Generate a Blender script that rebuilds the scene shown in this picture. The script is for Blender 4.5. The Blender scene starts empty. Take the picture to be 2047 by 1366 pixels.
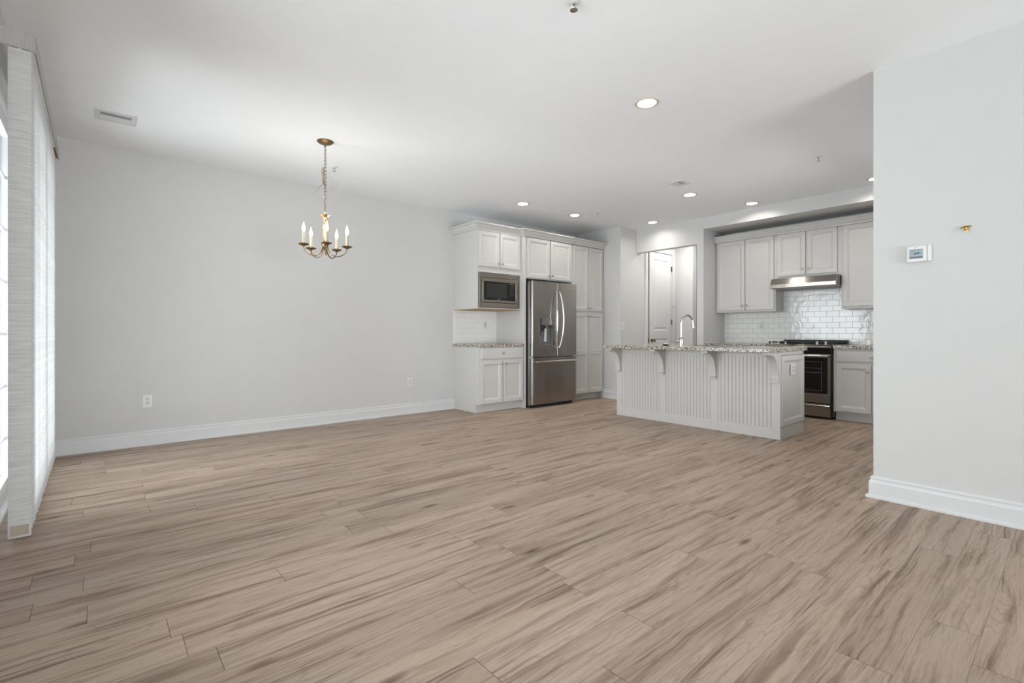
import bpy, bmesh, math, random
from math import pi, sin, cos, radians
from mathutils import Vector, Matrix

S = bpy.context.scene
COL = S.collection

# ------------------------------------------------------------------ camera
H = 2.746                       # ceiling height
CAM_Z, FPX, CY, YAW = 1.057, 973.4, 665.8, 49.545
cam = bpy.data.cameras.new('camera')
cam_ob = bpy.data.objects.new('camera', cam)
COL.objects.link(cam_ob)
cam.sensor_fit = 'HORIZONTAL'
cam.sensor_width = 36.0
cam.lens = FPX * 36.0 / 2047
cam.shift_y = -(683.0 - CY) / 2047
cam.clip_start = 0.02
cam_ob.location = (0, 0, CAM_Z)
cam_ob.rotation_euler = (pi / 2, 0, radians(YAW - 90))
S.camera = cam_ob

# ------------------------------------------------------------------ world, daylight, exposure
S.view_settings.view_transform = 'Standard'
S.view_settings.look = 'None'
S.view_settings.gamma = 1.0
S.view_settings.use_curve_mapping = False
S.view_settings.exposure = 0.55
S.cycles.max_bounces = 14
S.cycles.diffuse_bounces = 8
S.cycles.transparent_max_bounces = 16
S.cycles.sample_clamp_indirect = 6.0
w = bpy.data.worlds.new('overcast_sky')
S.world = w
w.use_nodes = True
w.node_tree.nodes['Background'].inputs[0].default_value = (0.86, 0.92, 1.0, 1)
w.node_tree.nodes['Background'].inputs[1].default_value = 0.5


def area(name, loc, direction, sx, sy, watts, col=(1, 1, 1), shape='RECTANGLE', spread=None):
    d = bpy.data.lights.new(name, 'AREA')
    d.shape = shape
    d.size, d.size_y = sx, sy
    d.energy, d.color = watts, col
    if spread:
        d.spread = spread
    o = bpy.data.objects.new(name, d)
    COL.objects.link(o)
    o.location = loc
    o.rotation_euler = Vector(direction).to_track_quat('-Z', 'Y').to_euler()
    return o


# daylight lamps outside the sliding door and the added unseen rear, side, kitchen windows
area('daylight_rear_added', (1.7, -5.80, .75), (0, 1, .62), 3.0, 1.5, 245, (.93, .965, 1))
area('daylight_side_added', (-0.66, 1.65, 1.2), (1, 0, .25), 2.4, 1.8, 80, (.93, .965, 1))
area('daylight_kitchen_added', (5.1, .60, 1.45), (0, 1, .6), 1.5, 1.1, 20, (.95, .975, 1))  # added to lift the kitchen ceiling and the island end
area('daylight_sliding_door', (-1.0, 4.5, 1.15), (1, 0, .45), 2.2, 2.3, 160, (.93, .965, 1))

# ------------------------------------------------------------------ mesh helpers
WM = {}                         # world matrix of every object, kept by hand


class M:
    """collects shapes; T is the frame every added vertex goes through"""

    def __init__(self, T=None):
        self.v, self.f, self.s = [], [], []
        self.T = T or Matrix()

    def add(self, vs, fs, smooth=False):
        n = len(self.v)
        self.v += [self.T @ Vector(p) for p in vs]
        self.f += [[n + i for i in f] for f in fs]
        self.s += [smooth] * len(fs)
        return self

    def box(self, x0, x1, y0, y1, z0, z1):
        x0, x1 = sorted((x0, x1)); y0, y1 = sorted((y0, y1)); z0, z1 = sorted((z0, z1))
        vs = [(x, y, z) for z in (z0, z1) for y in (y0, y1) for x in (x0, x1)]
        return self.add(vs, [(0, 2, 3, 1), (4, 5, 7, 6), (0, 1, 5, 4), (2, 6, 7, 3), (0, 4, 6, 2), (1, 3, 7, 5)])

    def lathe(self, prof, c=(0, 0, 0), axis='z', seg=24, sx=1.0, sy=1.0, ring=False):
        """prof: (radius, height) list along the axis from c"""
        vs, fs = [], []
        for r, h in prof:
            for k in range(seg):
                a = 2 * pi * k / seg
                p = (r * cos(a) * sx, r * sin(a) * sy, h)
                if axis == 'x':
                    p = (h, r * cos(a) * sx, r * sin(a) * sy)
                elif axis == 'y':
                    p = (r * cos(a) * sx, h, -r * sin(a) * sy)
                elif axis == '-y':
                    p = (r * cos(a) * sx, -h, r * sin(a) * sy)
                elif axis == '-z':
                    p = (r * cos(a) * sx, -r * sin(a) * sy, -h)
                elif axis == '-x':
                    p = (-h, r * cos(a) * sx, -r * sin(a) * sy)
                vs.append((p[0] + c[0], p[1] + c[1], p[2] + c[2]))
        n = len(prof)
        for i in range(n if ring else n - 1):
            j = (i + 1) % n
            for k in range(seg):
                k2 = (k + 1) % seg
                fs.append((i * seg + k, i * seg + k2, j * seg + k2, j * seg + k))
        if not ring:
            fs.append(tuple(reversed(range(seg))))
            fs.append(tuple((n - 1) * seg + k for k in range(seg)))
        return self.add(vs, fs, True)

    def tube(self, pts, r, seg=10, closed=False, rs=None):
        pts = [Vector(p) for p in pts]
        n = len(pts)
        vs, fs = [], []
        up = None
        for i, p in enumerate(pts):
            if closed:
                t = pts[(i + 1) % n] - pts[i - 1]
            else:
                t = pts[min(i + 1, n - 1)] - pts[max(i - 1, 0)]
            t.normalize()
            if up is None:
                up = t.orthogonal().normalized()
            else:
                up = (up - t * up.dot(t))
                up = up.normalized() if up.length > 1e-6 else t.orthogonal().normalized()
            b = t.cross(up)
            rr = rs[i] if rs else r
            for k in range(seg):
                a = 2 * pi * k / seg
                vs.append(p + (up * cos(a) + b * sin(a)) * rr)
        m = n if closed else n - 1
        for i in range(m):
            j = (i + 1) % n
            for k in range(seg):
                k2 = (k + 1) % seg
                fs.append((i * seg + k, i * seg + k2, j * seg + k2, j * seg + k))
        if not closed:
            fs.append(tuple(reversed(range(seg))))
            fs.append(tuple((n - 1) * seg + k for k in range(seg)))
        return self.add(vs, fs, True)

    def prism(self, poly, a, b, axis='y', smooth=False):
        """poly in the plane across axis (x: (y,z); y: (x,z); z: (x,y))"""
        def P(u, v, h):
            return (h, u, v) if axis == 'x' else (u, h, v) if axis == 'y' else (u, v, h)
        n = len(poly)
        vs = [P(u, v, a) for u, v in poly] + [P(u, v, b) for u, v in poly]
        self.add(vs, [tuple(range(n)), tuple(reversed(range(n, 2 * n)))])
        return self.add(vs, [(i, n + i, n + (i + 1) % n, (i + 1) % n) for i in range(n)], smooth)

    def sweep(self, prof, path):
        """prof: closed (out, z) polygon; path: xy list; out = right of the direction of travel; mitred"""
        P = [Vector((p[0], p[1])) for p in path]
        dirs = [(P[i + 1] - P[i]).normalized() for i in range(len(P) - 1)]
        vs, fs, n = [], [], len(prof)
        for i, p in enumerate(P):
            d0 = dirs[max(i - 1, 0)]
            d1 = dirs[min(i, len(dirs) - 1)]
            n0, n1 = Vector((d0.y, -d0.x)), Vector((d1.y, -d1.x))
            m = (n0 + n1)
            m = m / (1 + n0.dot(n1))
            for o, z in prof:
                vs.append((p.x + m.x * o, p.y + m.y * o, z))
        for i in range(len(P) - 1):
            for k in range(n):
                k2 = (k + 1) % n
                fs.append((i * n + k, (i + 1) * n + k, (i + 1) * n + k2, i * n + k2))
        fs.append(tuple(range(n)))
        fs.append(tuple(reversed(range((len(P) - 1) * n, len(P) * n))))
        return self.add(vs, fs)

    def panel(self, x0, x1, z0, z1, yf, t=.02, fr=.052, dep=.012, ogee=.018):
        """recessed-panel door leaf, front at yf facing -y"""
        rings = [(0, t), (0, .003), (.003, 0), (fr - .006, 0), (fr - .002, .0022), (fr + .002, .003),
                 (fr + ogee - .003, dep), (fr + ogee, dep + .001)]
        vs, fs = [], []
        for i, d in rings:
            vs += [(x0 + i, yf + d, z0 + i), (x1 - i, yf + d, z0 + i), (x1 - i, yf + d, z1 - i), (x0 + i, yf + d, z1 - i)]
        for r in range(len(rings) - 1):
            for k in range(4):
                k2 = (k + 1) % 4
                fs.append((r * 4 + k, r * 4 + k2, r * 4 + 4 + k2, r * 4 + 4 + k))
        e = (len(rings) - 1) * 4
        fs.append((e, e + 1, e + 2, e + 3))
        fs.append((3, 2, 1, 0))
        return self.add(vs, fs)

    def build(self, name, mat, parent=None, bevel=0, seg=2, angle=35, org=None):
        me = bpy.data.meshes.new(name)
        if org is None:
            lo = Vector([min(p[i] for p in self.v) for i in range(3)])
            hi = Vector([max(p[i] for p in self.v) for i in range(3)])
            org = Vector(((lo.x + hi.x) / 2, (lo.y + hi.y) / 2, lo.z))
        org = Vector(org)
        me.from_pydata([p - org for p in self.v], [], self.f)
        me.polygons.foreach_set('use_smooth', self.s)
        bm = bmesh.new()
        bm.from_mesh(me)
        bmesh.ops.recalc_face_normals(bm, faces=bm.faces)
        bm.to_mesh(me)
        bm.free()
        me.materials.append(MAT[mat])
        if any(self.s):
            me.set_sharp_from_angle(angle=radians(angle))
        o = bpy.data.objects.new(name, me)
        COL.objects.link(o)
        W = Matrix.Translation(org)
        WM[o] = W
        if parent:
            o.parent = parent
            o.matrix_local = WM[parent].inverted() @ W
        else:
            o.matrix_local = W
        if bevel:
            b = o.modifiers.new('bevel', 'BEVEL')
            b.width, b.segments, b.limit_method, b.angle_limit = bevel, seg, 'ANGLE', radians(40)
        return o


def tag(o, label=None, cat=None, group=None, kind=None):
    for k, val in (('label', label), ('category', cat), ('group', group), ('kind', kind)):
        if val:
            o[k] = val
    return o


def thing(name, loc, label, cat, group=None):
    o = bpy.data.objects.new(name, None)
    o.empty_display_size = .1
    COL.objects.link(o)
    o.location = loc
    WM[o] = Matrix.Translation(Vector(loc))
    return tag(o, label, cat, group)


def struct(b, name, mat, label, cat='room', parent=None, bevel=0):
    o = b.build(name, mat, parent, bevel=bevel)
    if parent is None:
        tag(o, label, cat, kind='structure')
    return o


def copy_tree(o, loc=None, parent=None):
    c = o.copy()
    COL.objects.link(c)
    if parent:
        c.parent = parent
    if loc is not None:
        c.location = loc
    for ch in list(o.children):
        copy_tree(ch, None, c)
    return c


# run frames: local x = along the run seen left to right, y = away from the viewer, z = up
F_RANGE = Matrix(((0, 1, 0, 0), (-1, 0, 0, 0), (0, 0, 1, 0), (0, 0, 0, 1)))      # faces -X: local x = -Y, local y = X

# ------------------------------------------------------------------ materials
MAT = {}


def mat(name):
    m = bpy.data.materials.new(name)
    m.use_nodes = True
    MAT[name] = m
    nt = m.node_tree
    return m, nt, nt.nodes['Principled BSDF']


def N(nt, t, **kw):
    n = nt.nodes.new(t)
    for k, val in kw.items():
        if k.startswith('i_'):
            n.inputs[k[2:].replace('_', ' ')].default_value = val
        else:
            setattr(n, k, val)
    return n


def L(nt, a, b):
    nt.links.new(a, b)


def math_n(nt, op, a, b=None, c=None):
    n = nt.nodes.new('ShaderNodeMath')
    n.operation = op
    for i, x in enumerate((a, b, c)):
        if x is None:
            continue
        if isinstance(x, (int, float)):
            n.inputs[i].default_value = x
        else:
            nt.links.new(x, n.inputs[i])
    return n.outputs[0]


def coords(nt, scale=(1, 1, 1), kind='Object', rot=(0, 0, 0)):
    if kind == 'World':
        src = nt.nodes.new('ShaderNodeNewGeometry').outputs['Position']
    else:
        src = nt.nodes.new('ShaderNodeTexCoord').outputs[kind]
    mp = nt.nodes.new('ShaderNodeMapping')
    mp.inputs['Scale'].default_value = scale
    mp.inputs['Rotation'].default_value = rot
    L(nt, src, mp.inputs['Vector'])
    return mp.outputs[0]


def bump(nt, p, h, strength=.2, dist=.002):
    b = nt.nodes.new('ShaderNodeBump')
    b.inputs['Strength'].default_value = strength
    b.inputs['Distance'].default_value = dist
    L(nt, h, b.inputs['Height'])
    L(nt, b.outputs[0], p.inputs['Normal'])


def ramp(nt, fac, stops):
    r = nt.nodes.new('ShaderNodeValToRGB')
    e = r.color_ramp.elements
    while len(e) < len(stops):
        e.new(.5)
    for x, (pos, c) in zip(e, stops):
        x.position = pos
        x.color = (c[0], c[1], c[2], 1) if not isinstance(c, (int, float)) else (c, c, c, 1)
    L(nt, fac, r.inputs[0])
    return r.outputs[0]


def plain(name, col, rough=.5, metal=0.0, noise=None, spec=.5, coat=0.0, var=.03):
    """base colour with a faint procedural mottle and surface texture"""
    m, nt, p = mat(name)
    p.inputs['Roughness'].default_value = rough
    p.inputs['Metallic'].default_value = metal
    p.inputs['Specular IOR Level'].default_value = spec
    p.inputs['Coat Weight'].default_value = coat
    n = N(nt, 'ShaderNodeTexNoise', i_Scale=6.0, i_Detail=3.0)
    L(nt, coords(nt), n.inputs['Vector'])
    a = [c * (1 - var) for c in col]
    b = [min(1, c * (1 + var)) for c in col]
    L(nt, ramp(nt, n.outputs[0], [(.3, a), (.7, b)]), p.inputs['Base Color'])
    if noise:
        n2 = N(nt, 'ShaderNodeTexNoise', i_Scale=noise[0], i_Detail=2.0)
        L(nt, coords(nt), n2.inputs['Vector'])
        bump(nt, p, n2.outputs[0], noise[1], .001)
    return m


plain('wall_paint', (.60, .598, .592), .62, noise=(220, .12), var=.008, spec=.3)
plain('ceiling_paint', (.87, .885, .90), .75, noise=(160, .15), var=.008, spec=.2)
plain('trim_paint', (.655, .655, .66), .38, var=.01)
plain('cabinet_paint', (.555, .543, .525), .36, noise=(120, .04), var=.012)
plain('white_plastic', (.70, .70, .69), .35, var=.01)
plain('offwhite_plastic', (.62, .62, .60), .4, var=.01)
plain('vinyl', (.80, .80, .82), .4, var=.01)
plain('shadow_dark', (.012, .012, .013), .8)
plain('black_enamel', (.012, .012, .013), .18, coat=.4)
plain('cast_iron', (.015, .015, .016), .55, noise=(300, .3))
plain('black_plastic', (.02, .02, .022), .35)
plain('grey_plastic', (.17, .17, .175), .3)
plain('chrome', (.66, .65, .64), .16, 1.0, var=.01)
plain('satin_nickel', (.45, .43, .41), .28, 1.0)
plain('antique_brass', (.27, .19, .105), .32, 1.0, var=.25)
plain('gold_leaf', (.72, .50, .24), .3, 1.0, var=.15)
plain('bright_brass', (.55, .38, .12), .25, 1.0, var=.1)
plain('candle_sleeve', (.55, .50, .41), .4)
plain('wood_underside', (.42, .27, .13), .5, var=.12)
plain('beige_weight', (.42, .35, .28), .6, var=.05)
plain('copper_tone', (.27, .19, .13), .3, 1.0)
plain('vent_grey', (.30, .30, .29), .5)
plain('gap_black', (.03, .03, .03), .6)  # black of the gap beside the hall door leaf
plain('patio_concrete', (.5, .5, .5), .8, noise=(40, .3))


def make_steel(name, col, rough, sc, aniso=.75, rot=0.0):
    m, nt, p = mat(name)
    n = N(nt, 'ShaderNodeTexNoise', i_Scale=1.0, i_Detail=2.0)
    L(nt, coords(nt, sc), n.inputs['Vector'])
    L(nt, ramp(nt, n.outputs[0], [(.3, [c * .95 for c in col]), (.7, col)]), p.inputs['Base Color'])
    p.inputs['Roughness'].default_value = rough
    p.inputs['Metallic'].default_value = 1
    p.inputs['Anisotropic'].default_value = aniso
    p.inputs['Anisotropic Rotation'].default_value = rot
    tg = N(nt, 'ShaderNodeTangent', direction_type='RADIAL', axis='Z')
    L(nt, tg.outputs[0], p.inputs['Tangent'])


make_steel('stainless', (.37, .345, .32), .22, (60, 60, 900), .8, .25)
make_steel('stainless_h', (.39, .36, .325), .23, (40, 40, 900), .8, .25)
make_steel('dark_steel', (.30, .30, .30), .3, (60, 60, 900), .3)

m, nt, p = mat('black_glass')
p.inputs['Base Color'].default_value = (.006, .006, .007, 1)
n = N(nt, 'ShaderNodeTexNoise', i_Scale=3.0)
L(nt, coords(nt), n.inputs['Vector'])
r_ = N(nt, 'ShaderNodeMapRange', i_To_Min=.04, i_To_Max=.09)
L(nt, n.outputs[0], r_.inputs['Value'])
L(nt, r_.outputs[0], p.inputs['Roughness'])

m, nt, p = mat('window_mesh')       # microwave window screen
n = N(nt, 'ShaderNodeTexVoronoi', i_Scale=420.0)
L(nt, coords(nt), n.inputs['Vector'])
L(nt, ramp(nt, n.outputs['Distance'], [(.2, (.008, .008, .008)), (.6, (.03, .031, .03))]), p.inputs['Base Color'])
p.inputs['Roughness'].default_value = .15

m, nt, p = mat('window_glass')
tr = N(nt, 'ShaderNodeBsdfTransparent')
gl = N(nt, 'ShaderNodeBsdfGlossy', i_Roughness=.02)
fr_ = N(nt, 'ShaderNodeFresnel', i_IOR=1.45)
mx = N(nt, 'ShaderNodeMixShader')
L(nt, fr_.outputs[0], mx.inputs[0]); L(nt, tr.outputs[0], mx.inputs[1]); L(nt, gl.outputs[0], mx.inputs[2])
L(nt, mx.outputs[0], nt.nodes['Material Output'].inputs[0])
tr.inputs[0].default_value = (.95, .97, .97, 1)


def emit(name, col, strength):
    m, nt, p = mat(name)
    n = N(nt, 'ShaderNodeTexNoise', i_Scale=30.0)
    L(nt, coords(nt), n.inputs['Vector'])
    L(nt, ramp(nt, n.outputs[0], [(.3, [c * .97 for c in col]), (.7, col)]), p.inputs['Base Color'])
    p.inputs['Emission Color'].default_value = (*col, 1)
    p.inputs['Emission Strength'].default_value = strength


emit('lamp_glow', (1, .965, .91), 105.0)
plain('can_reflector', (.80, .72, .58), .35)
plain('can_trim', (.62, .54, .44), .4)  # white ring; the warm lamp glow is put into the tan
emit('flame_bulb', (1, .72, .38), 2.2)

# lcd: pale blue-grey with darker bars
m, nt, p = mat('lcd_screen')
c = N(nt, 'ShaderNodeTexCoord').outputs['Generated']
sp = N(nt, 'ShaderNodeSeparateXYZ')
L(nt, c, sp.inputs[0])
L(nt, ramp(nt, sp.outputs['Z'], [(.0, (.07, .075, .08)), (.22, (.09, .095, .1)), (.25, (.26, .34, .38)), (.6, (.22, .30, .36)), (.9, (.30, .38, .42)), (.95, (.12, .15, .18))]), p.inputs['Base Color'])
p.inputs['Roughness'].default_value = .15

# granite
m, nt, p = mat('granite')
v = coords(nt)
n1 = N(nt, 'ShaderNodeTexVoronoi', i_Scale=135.0, i_Randomness=1.0)
n2 = N(nt, 'ShaderNodeTexNoise', i_Scale=45.0, i_Detail=6.0, i_Roughness=.75)
L(nt, v, n1.inputs['Vector']); L(nt, v, n2.inputs['Vector'])
sepc = N(nt, 'ShaderNodeSeparateColor')
L(nt, n1.outputs['Color'], sepc.inputs[0])
cc = ramp(nt, sepc.outputs[0], [(.0, (.02, .018, .016)), (.20, (.05, .042, .036)), (.24, (.30, .22, .16)), (.42, (.46, .38, .30)), (.50, (.66, .62, .56)), (.85, (.74, .71, .67)), (.9, (.30, .29, .28))])
cc_n = [x for x in nt.nodes if x.type == 'VALTORGB'][-1]
cc_n.color_ramp.interpolation = 'CONSTANT'
cd = ramp(nt, n2.outputs[0], [(.34, (.22, .18, .15)), (.46, (.85, .83, .8)), (.7, (1, 1, 1))])
mxx = N(nt, 'ShaderNodeMix', data_type='RGBA', blend_type='MULTIPLY')
mxx.inputs[0].default_value = .8
L(nt, cc, mxx.inputs[6]); L(nt, cd, mxx.inputs[7])
L(nt, mxx.outputs[2], p.inputs['Base Color'])
p.inputs['Roughness'].default_value = .18


# subway tile; u = along the wall
def make_tile(name, axis, grout, wob):
    m, nt, p = mat(name)
    sep = N(nt, 'ShaderNodeSeparateXYZ')
    L(nt, N(nt, 'ShaderNodeNewGeometry').outputs['Position'], sep.inputs[0])
    cmb = N(nt, 'ShaderNodeCombineXYZ')
    L(nt, sep.outputs[axis], cmb.inputs[0])
    L(nt, math_n(nt, 'SUBTRACT', sep.outputs['Z'], .905), cmb.inputs[1])
    br = N(nt, 'ShaderNodeTexBrick', i_Scale=1.0, i_Mortar_Size=.0017, i_Mortar_Smooth=.35)
    br.inputs['Brick Width'].default_value = .1475
    br.inputs['Row Height'].default_value = .0735
    br.offset = .5
    br.inputs['Color1'].default_value = (.84, .84, .83, 1)
    br.inputs['Color2'].default_value = (.80, .80, .79, 1)
    br.inputs['Mortar'].default_value = (*grout, 1)
    L(nt, cmb.outputs[0], br.inputs['Vector'])
    L(nt, br.outputs['Color'], p.inputs['Base Color'])
    L(nt, math_n(nt, 'MULTIPLY_ADD', br.outputs['Fac'], .5, .09), p.inputs['Roughness'])
    nz = N(nt, 'ShaderNodeTexNoise', i_Scale=16.0, i_Detail=1.0)
    L(nt, coords(nt, kind='World'), nz.inputs['Vector'])
    hgt = math_n(nt, 'SUBTRACT', math_n(nt, 'MULTIPLY', nz.outputs[0], wob), br.outputs['Fac'])
    bump(nt, p, hgt, .5, .003)


make_tile('subway_tile_range', 'Y', (.36, .355, .345), .9)
make_tile('subway_tile_left', 'X', (.66, .66, .65), .25)

# vertical-blind fabric: crinkled weave, lets some light through
m, nt, p = mat('blind_fabric')
v = coords(nt, (5, 5, 90))
n1 = N(nt, 'ShaderNodeTexNoise', i_Scale=1.0, i_Detail=4.0, i_Roughness=.6, i_Distortion=.8)
L(nt, v, n1.inputs['Vector'])
c1 = ramp(nt, n1.outputs[0], [(.3, (.62, .62, .61)), (.65, (.78, .78, .775))])
L(nt, c1, p.inputs['Base Color'])
p.inputs['Roughness'].default_value = .7
bump(nt, p, n1.outputs[0], .5, .003)
tl = N(nt, 'ShaderNodeBsdfTranslucent')
L(nt, c1, tl.inputs[0])
mx = N(nt, 'ShaderNodeMixShader')
mx.inputs[0].default_value = .20
L(nt, p.outputs[0], mx.inputs[1]); L(nt, tl.outputs[0], mx.inputs[2])
L(nt, mx.outputs[0], nt.nodes['Material Output'].inputs[0])

m, nt, p = mat('valance_fabric')
n1 = N(nt, 'ShaderNodeTexNoise', i_Scale=1.0, i_Detail=3.0)
L(nt, coords(nt, (150, 150, 6)), n1.inputs['Vector'])
L(nt, ramp(nt, n1.outputs[0], [(.3, (.40, .395, .385)), (.7, (.48, .475, .465))]), p.inputs['Base Color'])
p.inputs['Roughness'].default_value = .6

# oak-look vinyl planks running along X
m, nt, p = mat('plank_floor')
PW, PL = .1515, 1.22
sep = N(nt, 'ShaderNodeSeparateXYZ')
L(nt, N(nt, 'ShaderNodeNewGeometry').outputs['Position'], sep.inputs[0])
X_, Y_ = sep.outputs['X'], sep.outputs['Y']
yq = math_n(nt, 'DIVIDE', math_n(nt, 'SUBTRACT', Y_, .078), PW)
row = math_n(nt, 'FLOOR', yq)
yfr = math_n(nt, 'SUBTRACT', yq, row)
wn = N(nt, 'ShaderNodeTexWhiteNoise', noise_dimensions='1D')
L(nt, row, wn.inputs['W'])
xq = math_n(nt, 'ADD', math_n(nt, 'DIVIDE', X_, PL), math_n(nt, 'MULTIPLY', wn.outputs['Value'], 7.31))
colm = math_n(nt, 'FLOOR', xq)
xfr = math_n(nt, 'SUBTRACT', xq, colm)
cid = N(nt, 'ShaderNodeCombineXYZ')
L(nt, row, cid.inputs[0]); L(nt, colm, cid.inputs[1])
wn2 = N(nt, 'ShaderNodeTexWhiteNoise', noise_dimensions='3D')
L(nt, cid.outputs[0], wn2.inputs['Vector'])
rs = N(nt, 'ShaderNodeSeparateColor')
L(nt, wn2.outputs['Color'], rs.inputs[0])
R1, R2, R3 = rs.outputs
ox = math_n(nt, 'MULTIPLY', R1, 37.0)
oy = math_n(nt, 'MULTIPLY', R2, 53.0)
px = math_n(nt, 'ADD', X_, ox)
py = math_n(nt, 'ADD', Y_, oy)


def pv(sx, sy, warp=None):
    c_ = N(nt, 'ShaderNodeCombineXYZ')
    L(nt, math_n(nt, 'MULTIPLY', px, sx), c_.inputs[0])
    yy = math_n(nt, 'MULTIPLY', py, sy)
    if warp is not None:
        yy = math_n(nt, 'ADD', yy, warp)
    L(nt, yy, c_.inputs[1])
    return c_.outputs[0]


def noise(sx, sy, det, rough=.55, dist=0.0, warp=None):
    q = N(nt, 'ShaderNodeTexNoise', i_Scale=1.0, i_Detail=det, i_Roughness=rough, i_Distortion=dist)
    L(nt, pv(sx, sy, warp), q.inputs['Vector'])
    return q.outputs[0]


wob = math_n(nt, 'MULTIPLY', math_n(nt, 'SUBTRACT', noise(2.4, 5, 2), .5), .9)
broad = noise(.9, 20, 6, .64, .3, wob)                  # broad light / dark bands
vein = noise(1.9, 88, 8, .72, .25, math_n(nt, 'MULTIPLY', wob, 4.0))
fine = noise(14, 420, 3, .6)
# cathedral figure: rings of a warped field
fld = math_n(nt, 'ADD', math_n(nt, 'MULTIPLY', noise(.75, 6.5, 1.5, .4), 13.0), math_n(nt, 'MULTIPLY', noise(5, 30, 2), .8))
ring = math_n(nt, 'ABSOLUTE', math_n(nt, 'SINE', math_n(nt, 'MULTIPLY', fld, 5.5)))
ringm = math_n(nt, 'MULTIPLY', math_n(nt, 'SUBTRACT', 1.0, ring), noise(1.7, 8, 2))
# knots
kv = N(nt, 'ShaderNodeTexVoronoi', i_Scale=1.0, i_Randomness=1.0)
L(nt, pv(2.1, 6.6, math_n(nt, 'MULTIPLY', wob, .12)), kv.inputs['Vector'])
knot = N(nt, 'ShaderNodeMapRange', i_From_Min=.02, i_From_Max=.17, i_To_Min=1.0, i_To_Max=0.0)
L(nt, kv.outputs['Distance'], knot.inputs['Value'])
kh = N(nt, 'ShaderNodeSeparateColor')
L(nt, kv.outputs['Color'], kh.inputs[0])
knot_on = math_n(nt, 'GREATER_THAN', kh.outputs[0], .5)
knotf = math_n(nt, 'MULTIPLY', math_n(nt, 'MULTIPLY', knot.outputs[0], knot_on), math_n(nt, 'ADD', math_n(nt, 'MULTIPLY', vein, 1.4), .25))
base = ramp(nt, broad, [(.27, (.185, .130, .097)), (.40, (.320, .238, .183)), (.48, (.424, .329, .260)), (.76, (.484, .383, .309))])


def mult(a, fac, col, amount_socket):
    q = N(nt, 'ShaderNodeMix', data_type='RGBA', blend_type='MULTIPLY')
    L(nt, amount_socket, q.inputs[0])
    L(nt, a, q.inputs[6])
    q.inputs[7].default_value = (*col, 1)
    return q.outputs[2]


def rng(s, a, b, c_=0.0, d=1.0):
    q = N(nt, 'ShaderNodeMapRange', i_From_Min=a, i_From_Max=b, i_To_Min=c_, i_To_Max=d)
    L(nt, s, q.inputs['Value'])
    return q.outputs[0]


cl = rng(noise(1.3, 11, 3, .6, .4, wob), .50, .66)                  # where dark streaks gather
t_ = mult(base, 0, (.70, .64, .59), rng(vein, .54, .66, 0, .9))
t_ = mult(t_, 0, (.42, .35, .295), math_n(nt, 'MULTIPLY', rng(vein, .46, .60, .12, 1), cl))
t_ = mult(t_, 0, (.72, .67, .62), rng(ringm, .32, .54, 0, .5))
t_ = mult(t_, 0, (.78, .75, .72), rng(fine, .42, .70, 0, .85))
t_ = mult(t_, 0, (.28, .22, .18), knotf)
hs = N(nt, 'ShaderNodeHueSaturation')
L(nt, rng(R3, 0, 1, .90, 1.10), hs.inputs['Value'])
L(nt, rng(R1, 0, 1, .96, 1.06), hs.inputs['Saturation'])
L(nt, t_, hs.inputs['Color'])
# seams
ex = math_n(nt, 'MULTIPLY', math_n(nt, 'MINIMUM', xfr, math_n(nt, 'SUBTRACT', 1.0, xfr)), PL)
ey = math_n(nt, 'MULTIPLY', math_n(nt, 'MINIMUM', yfr, math_n(nt, 'SUBTRACT', 1.0, yfr)), PW)
sx_ = rng(ex, .0006, .0018, .8, 0)
sy_ = rng(ey, .0005, .0015, .5, 0)
seam = math_n(nt, 'MAXIMUM', sx_, sy_)
L(nt, mult(hs.outputs[0], 0, (.25, .2, .17), seam), p.inputs['Base Color'])
L(nt, rng(vein, .3, .7, .40, .52), p.inputs['Roughness'])
p.inputs['Specular IOR Level'].default_value = .22
bump(nt, p, math_n(nt, 'SUBTRACT', math_n(nt, 'MULTIPLY', fine, .25), seam), .25, .0015)

# ------------------------------------------------------------------ room shell
DW = 5.719                       # far wall
XL = -.38                        # window wall
XRW, YRW = 3.81, .877            # partition at the right: face and end
XB = 6.745                       # kitchen back wall
XA = 7.39                        # back of the range alcove
YA = 3.597                       # left side of the range alcove
ZA = 2.575                       # alcove soffit
XP, YP = 6.32, 4.76              # pantry corner block
YR = -5.5

struct(M().box(-.54, 9.2, YR - .16, 5.84, -.12, 0), 'floor', 'plank_floor', 'grey-brown oak-look vinyl plank floor', 'floor')
CANS = [(3.067, 2.074), (4.229, 4.743), (5.208, 4.722), (6.444, 4.255), (5.504, 3.112), (6.478, 2.793), (6.470, 1.465), (5.504, 1.17)]  # last can is unseen, added to brighten the kitchen
RC = .072
bm = bmesh.new()
loops = [[(-.54, YR - .16), (9.2, YR - .16), (9.2, 5.84), (-.54, 5.84)]]
loops += [[(x + RC * cos(2 * pi * k / 32), y + RC * sin(2 * pi * k / 32)) for k in range(32)] for x, y in CANS]
for lp in loops:
    vv = [bm.verts.new((x, y, H)) for x, y in lp]
    for k in range(len(vv)):
        bm.edges.new((vv[k], vv[(k + 1) % len(vv)]))
bmesh.ops.triangle_fill(bm, edges=bm.edges[:], use_beauty=True)
bm.verts.index_update()
b = M()
b.add([v_.co.copy() for v_ in bm.verts], [[v_.index for v_ in f_.verts] for f_ in bm.faces])
bm.free()
x0, x1, y0, y1 = -.54, 9.2, YR - .16, 5.84
b.add([(x, y, z) for z in (H, H + .14) for x, y in ((x0, y0), (x1, y0), (x1, y1), (x0, y1))], [(4, 5, 6, 7)] + [(k, (k + 1) % 4, 4 + (k + 1) % 4, 4 + k) for k in range(4)])
struct(b, 'ceiling', 'ceiling_paint', 'smooth white painted ceiling', 'ceiling')
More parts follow.
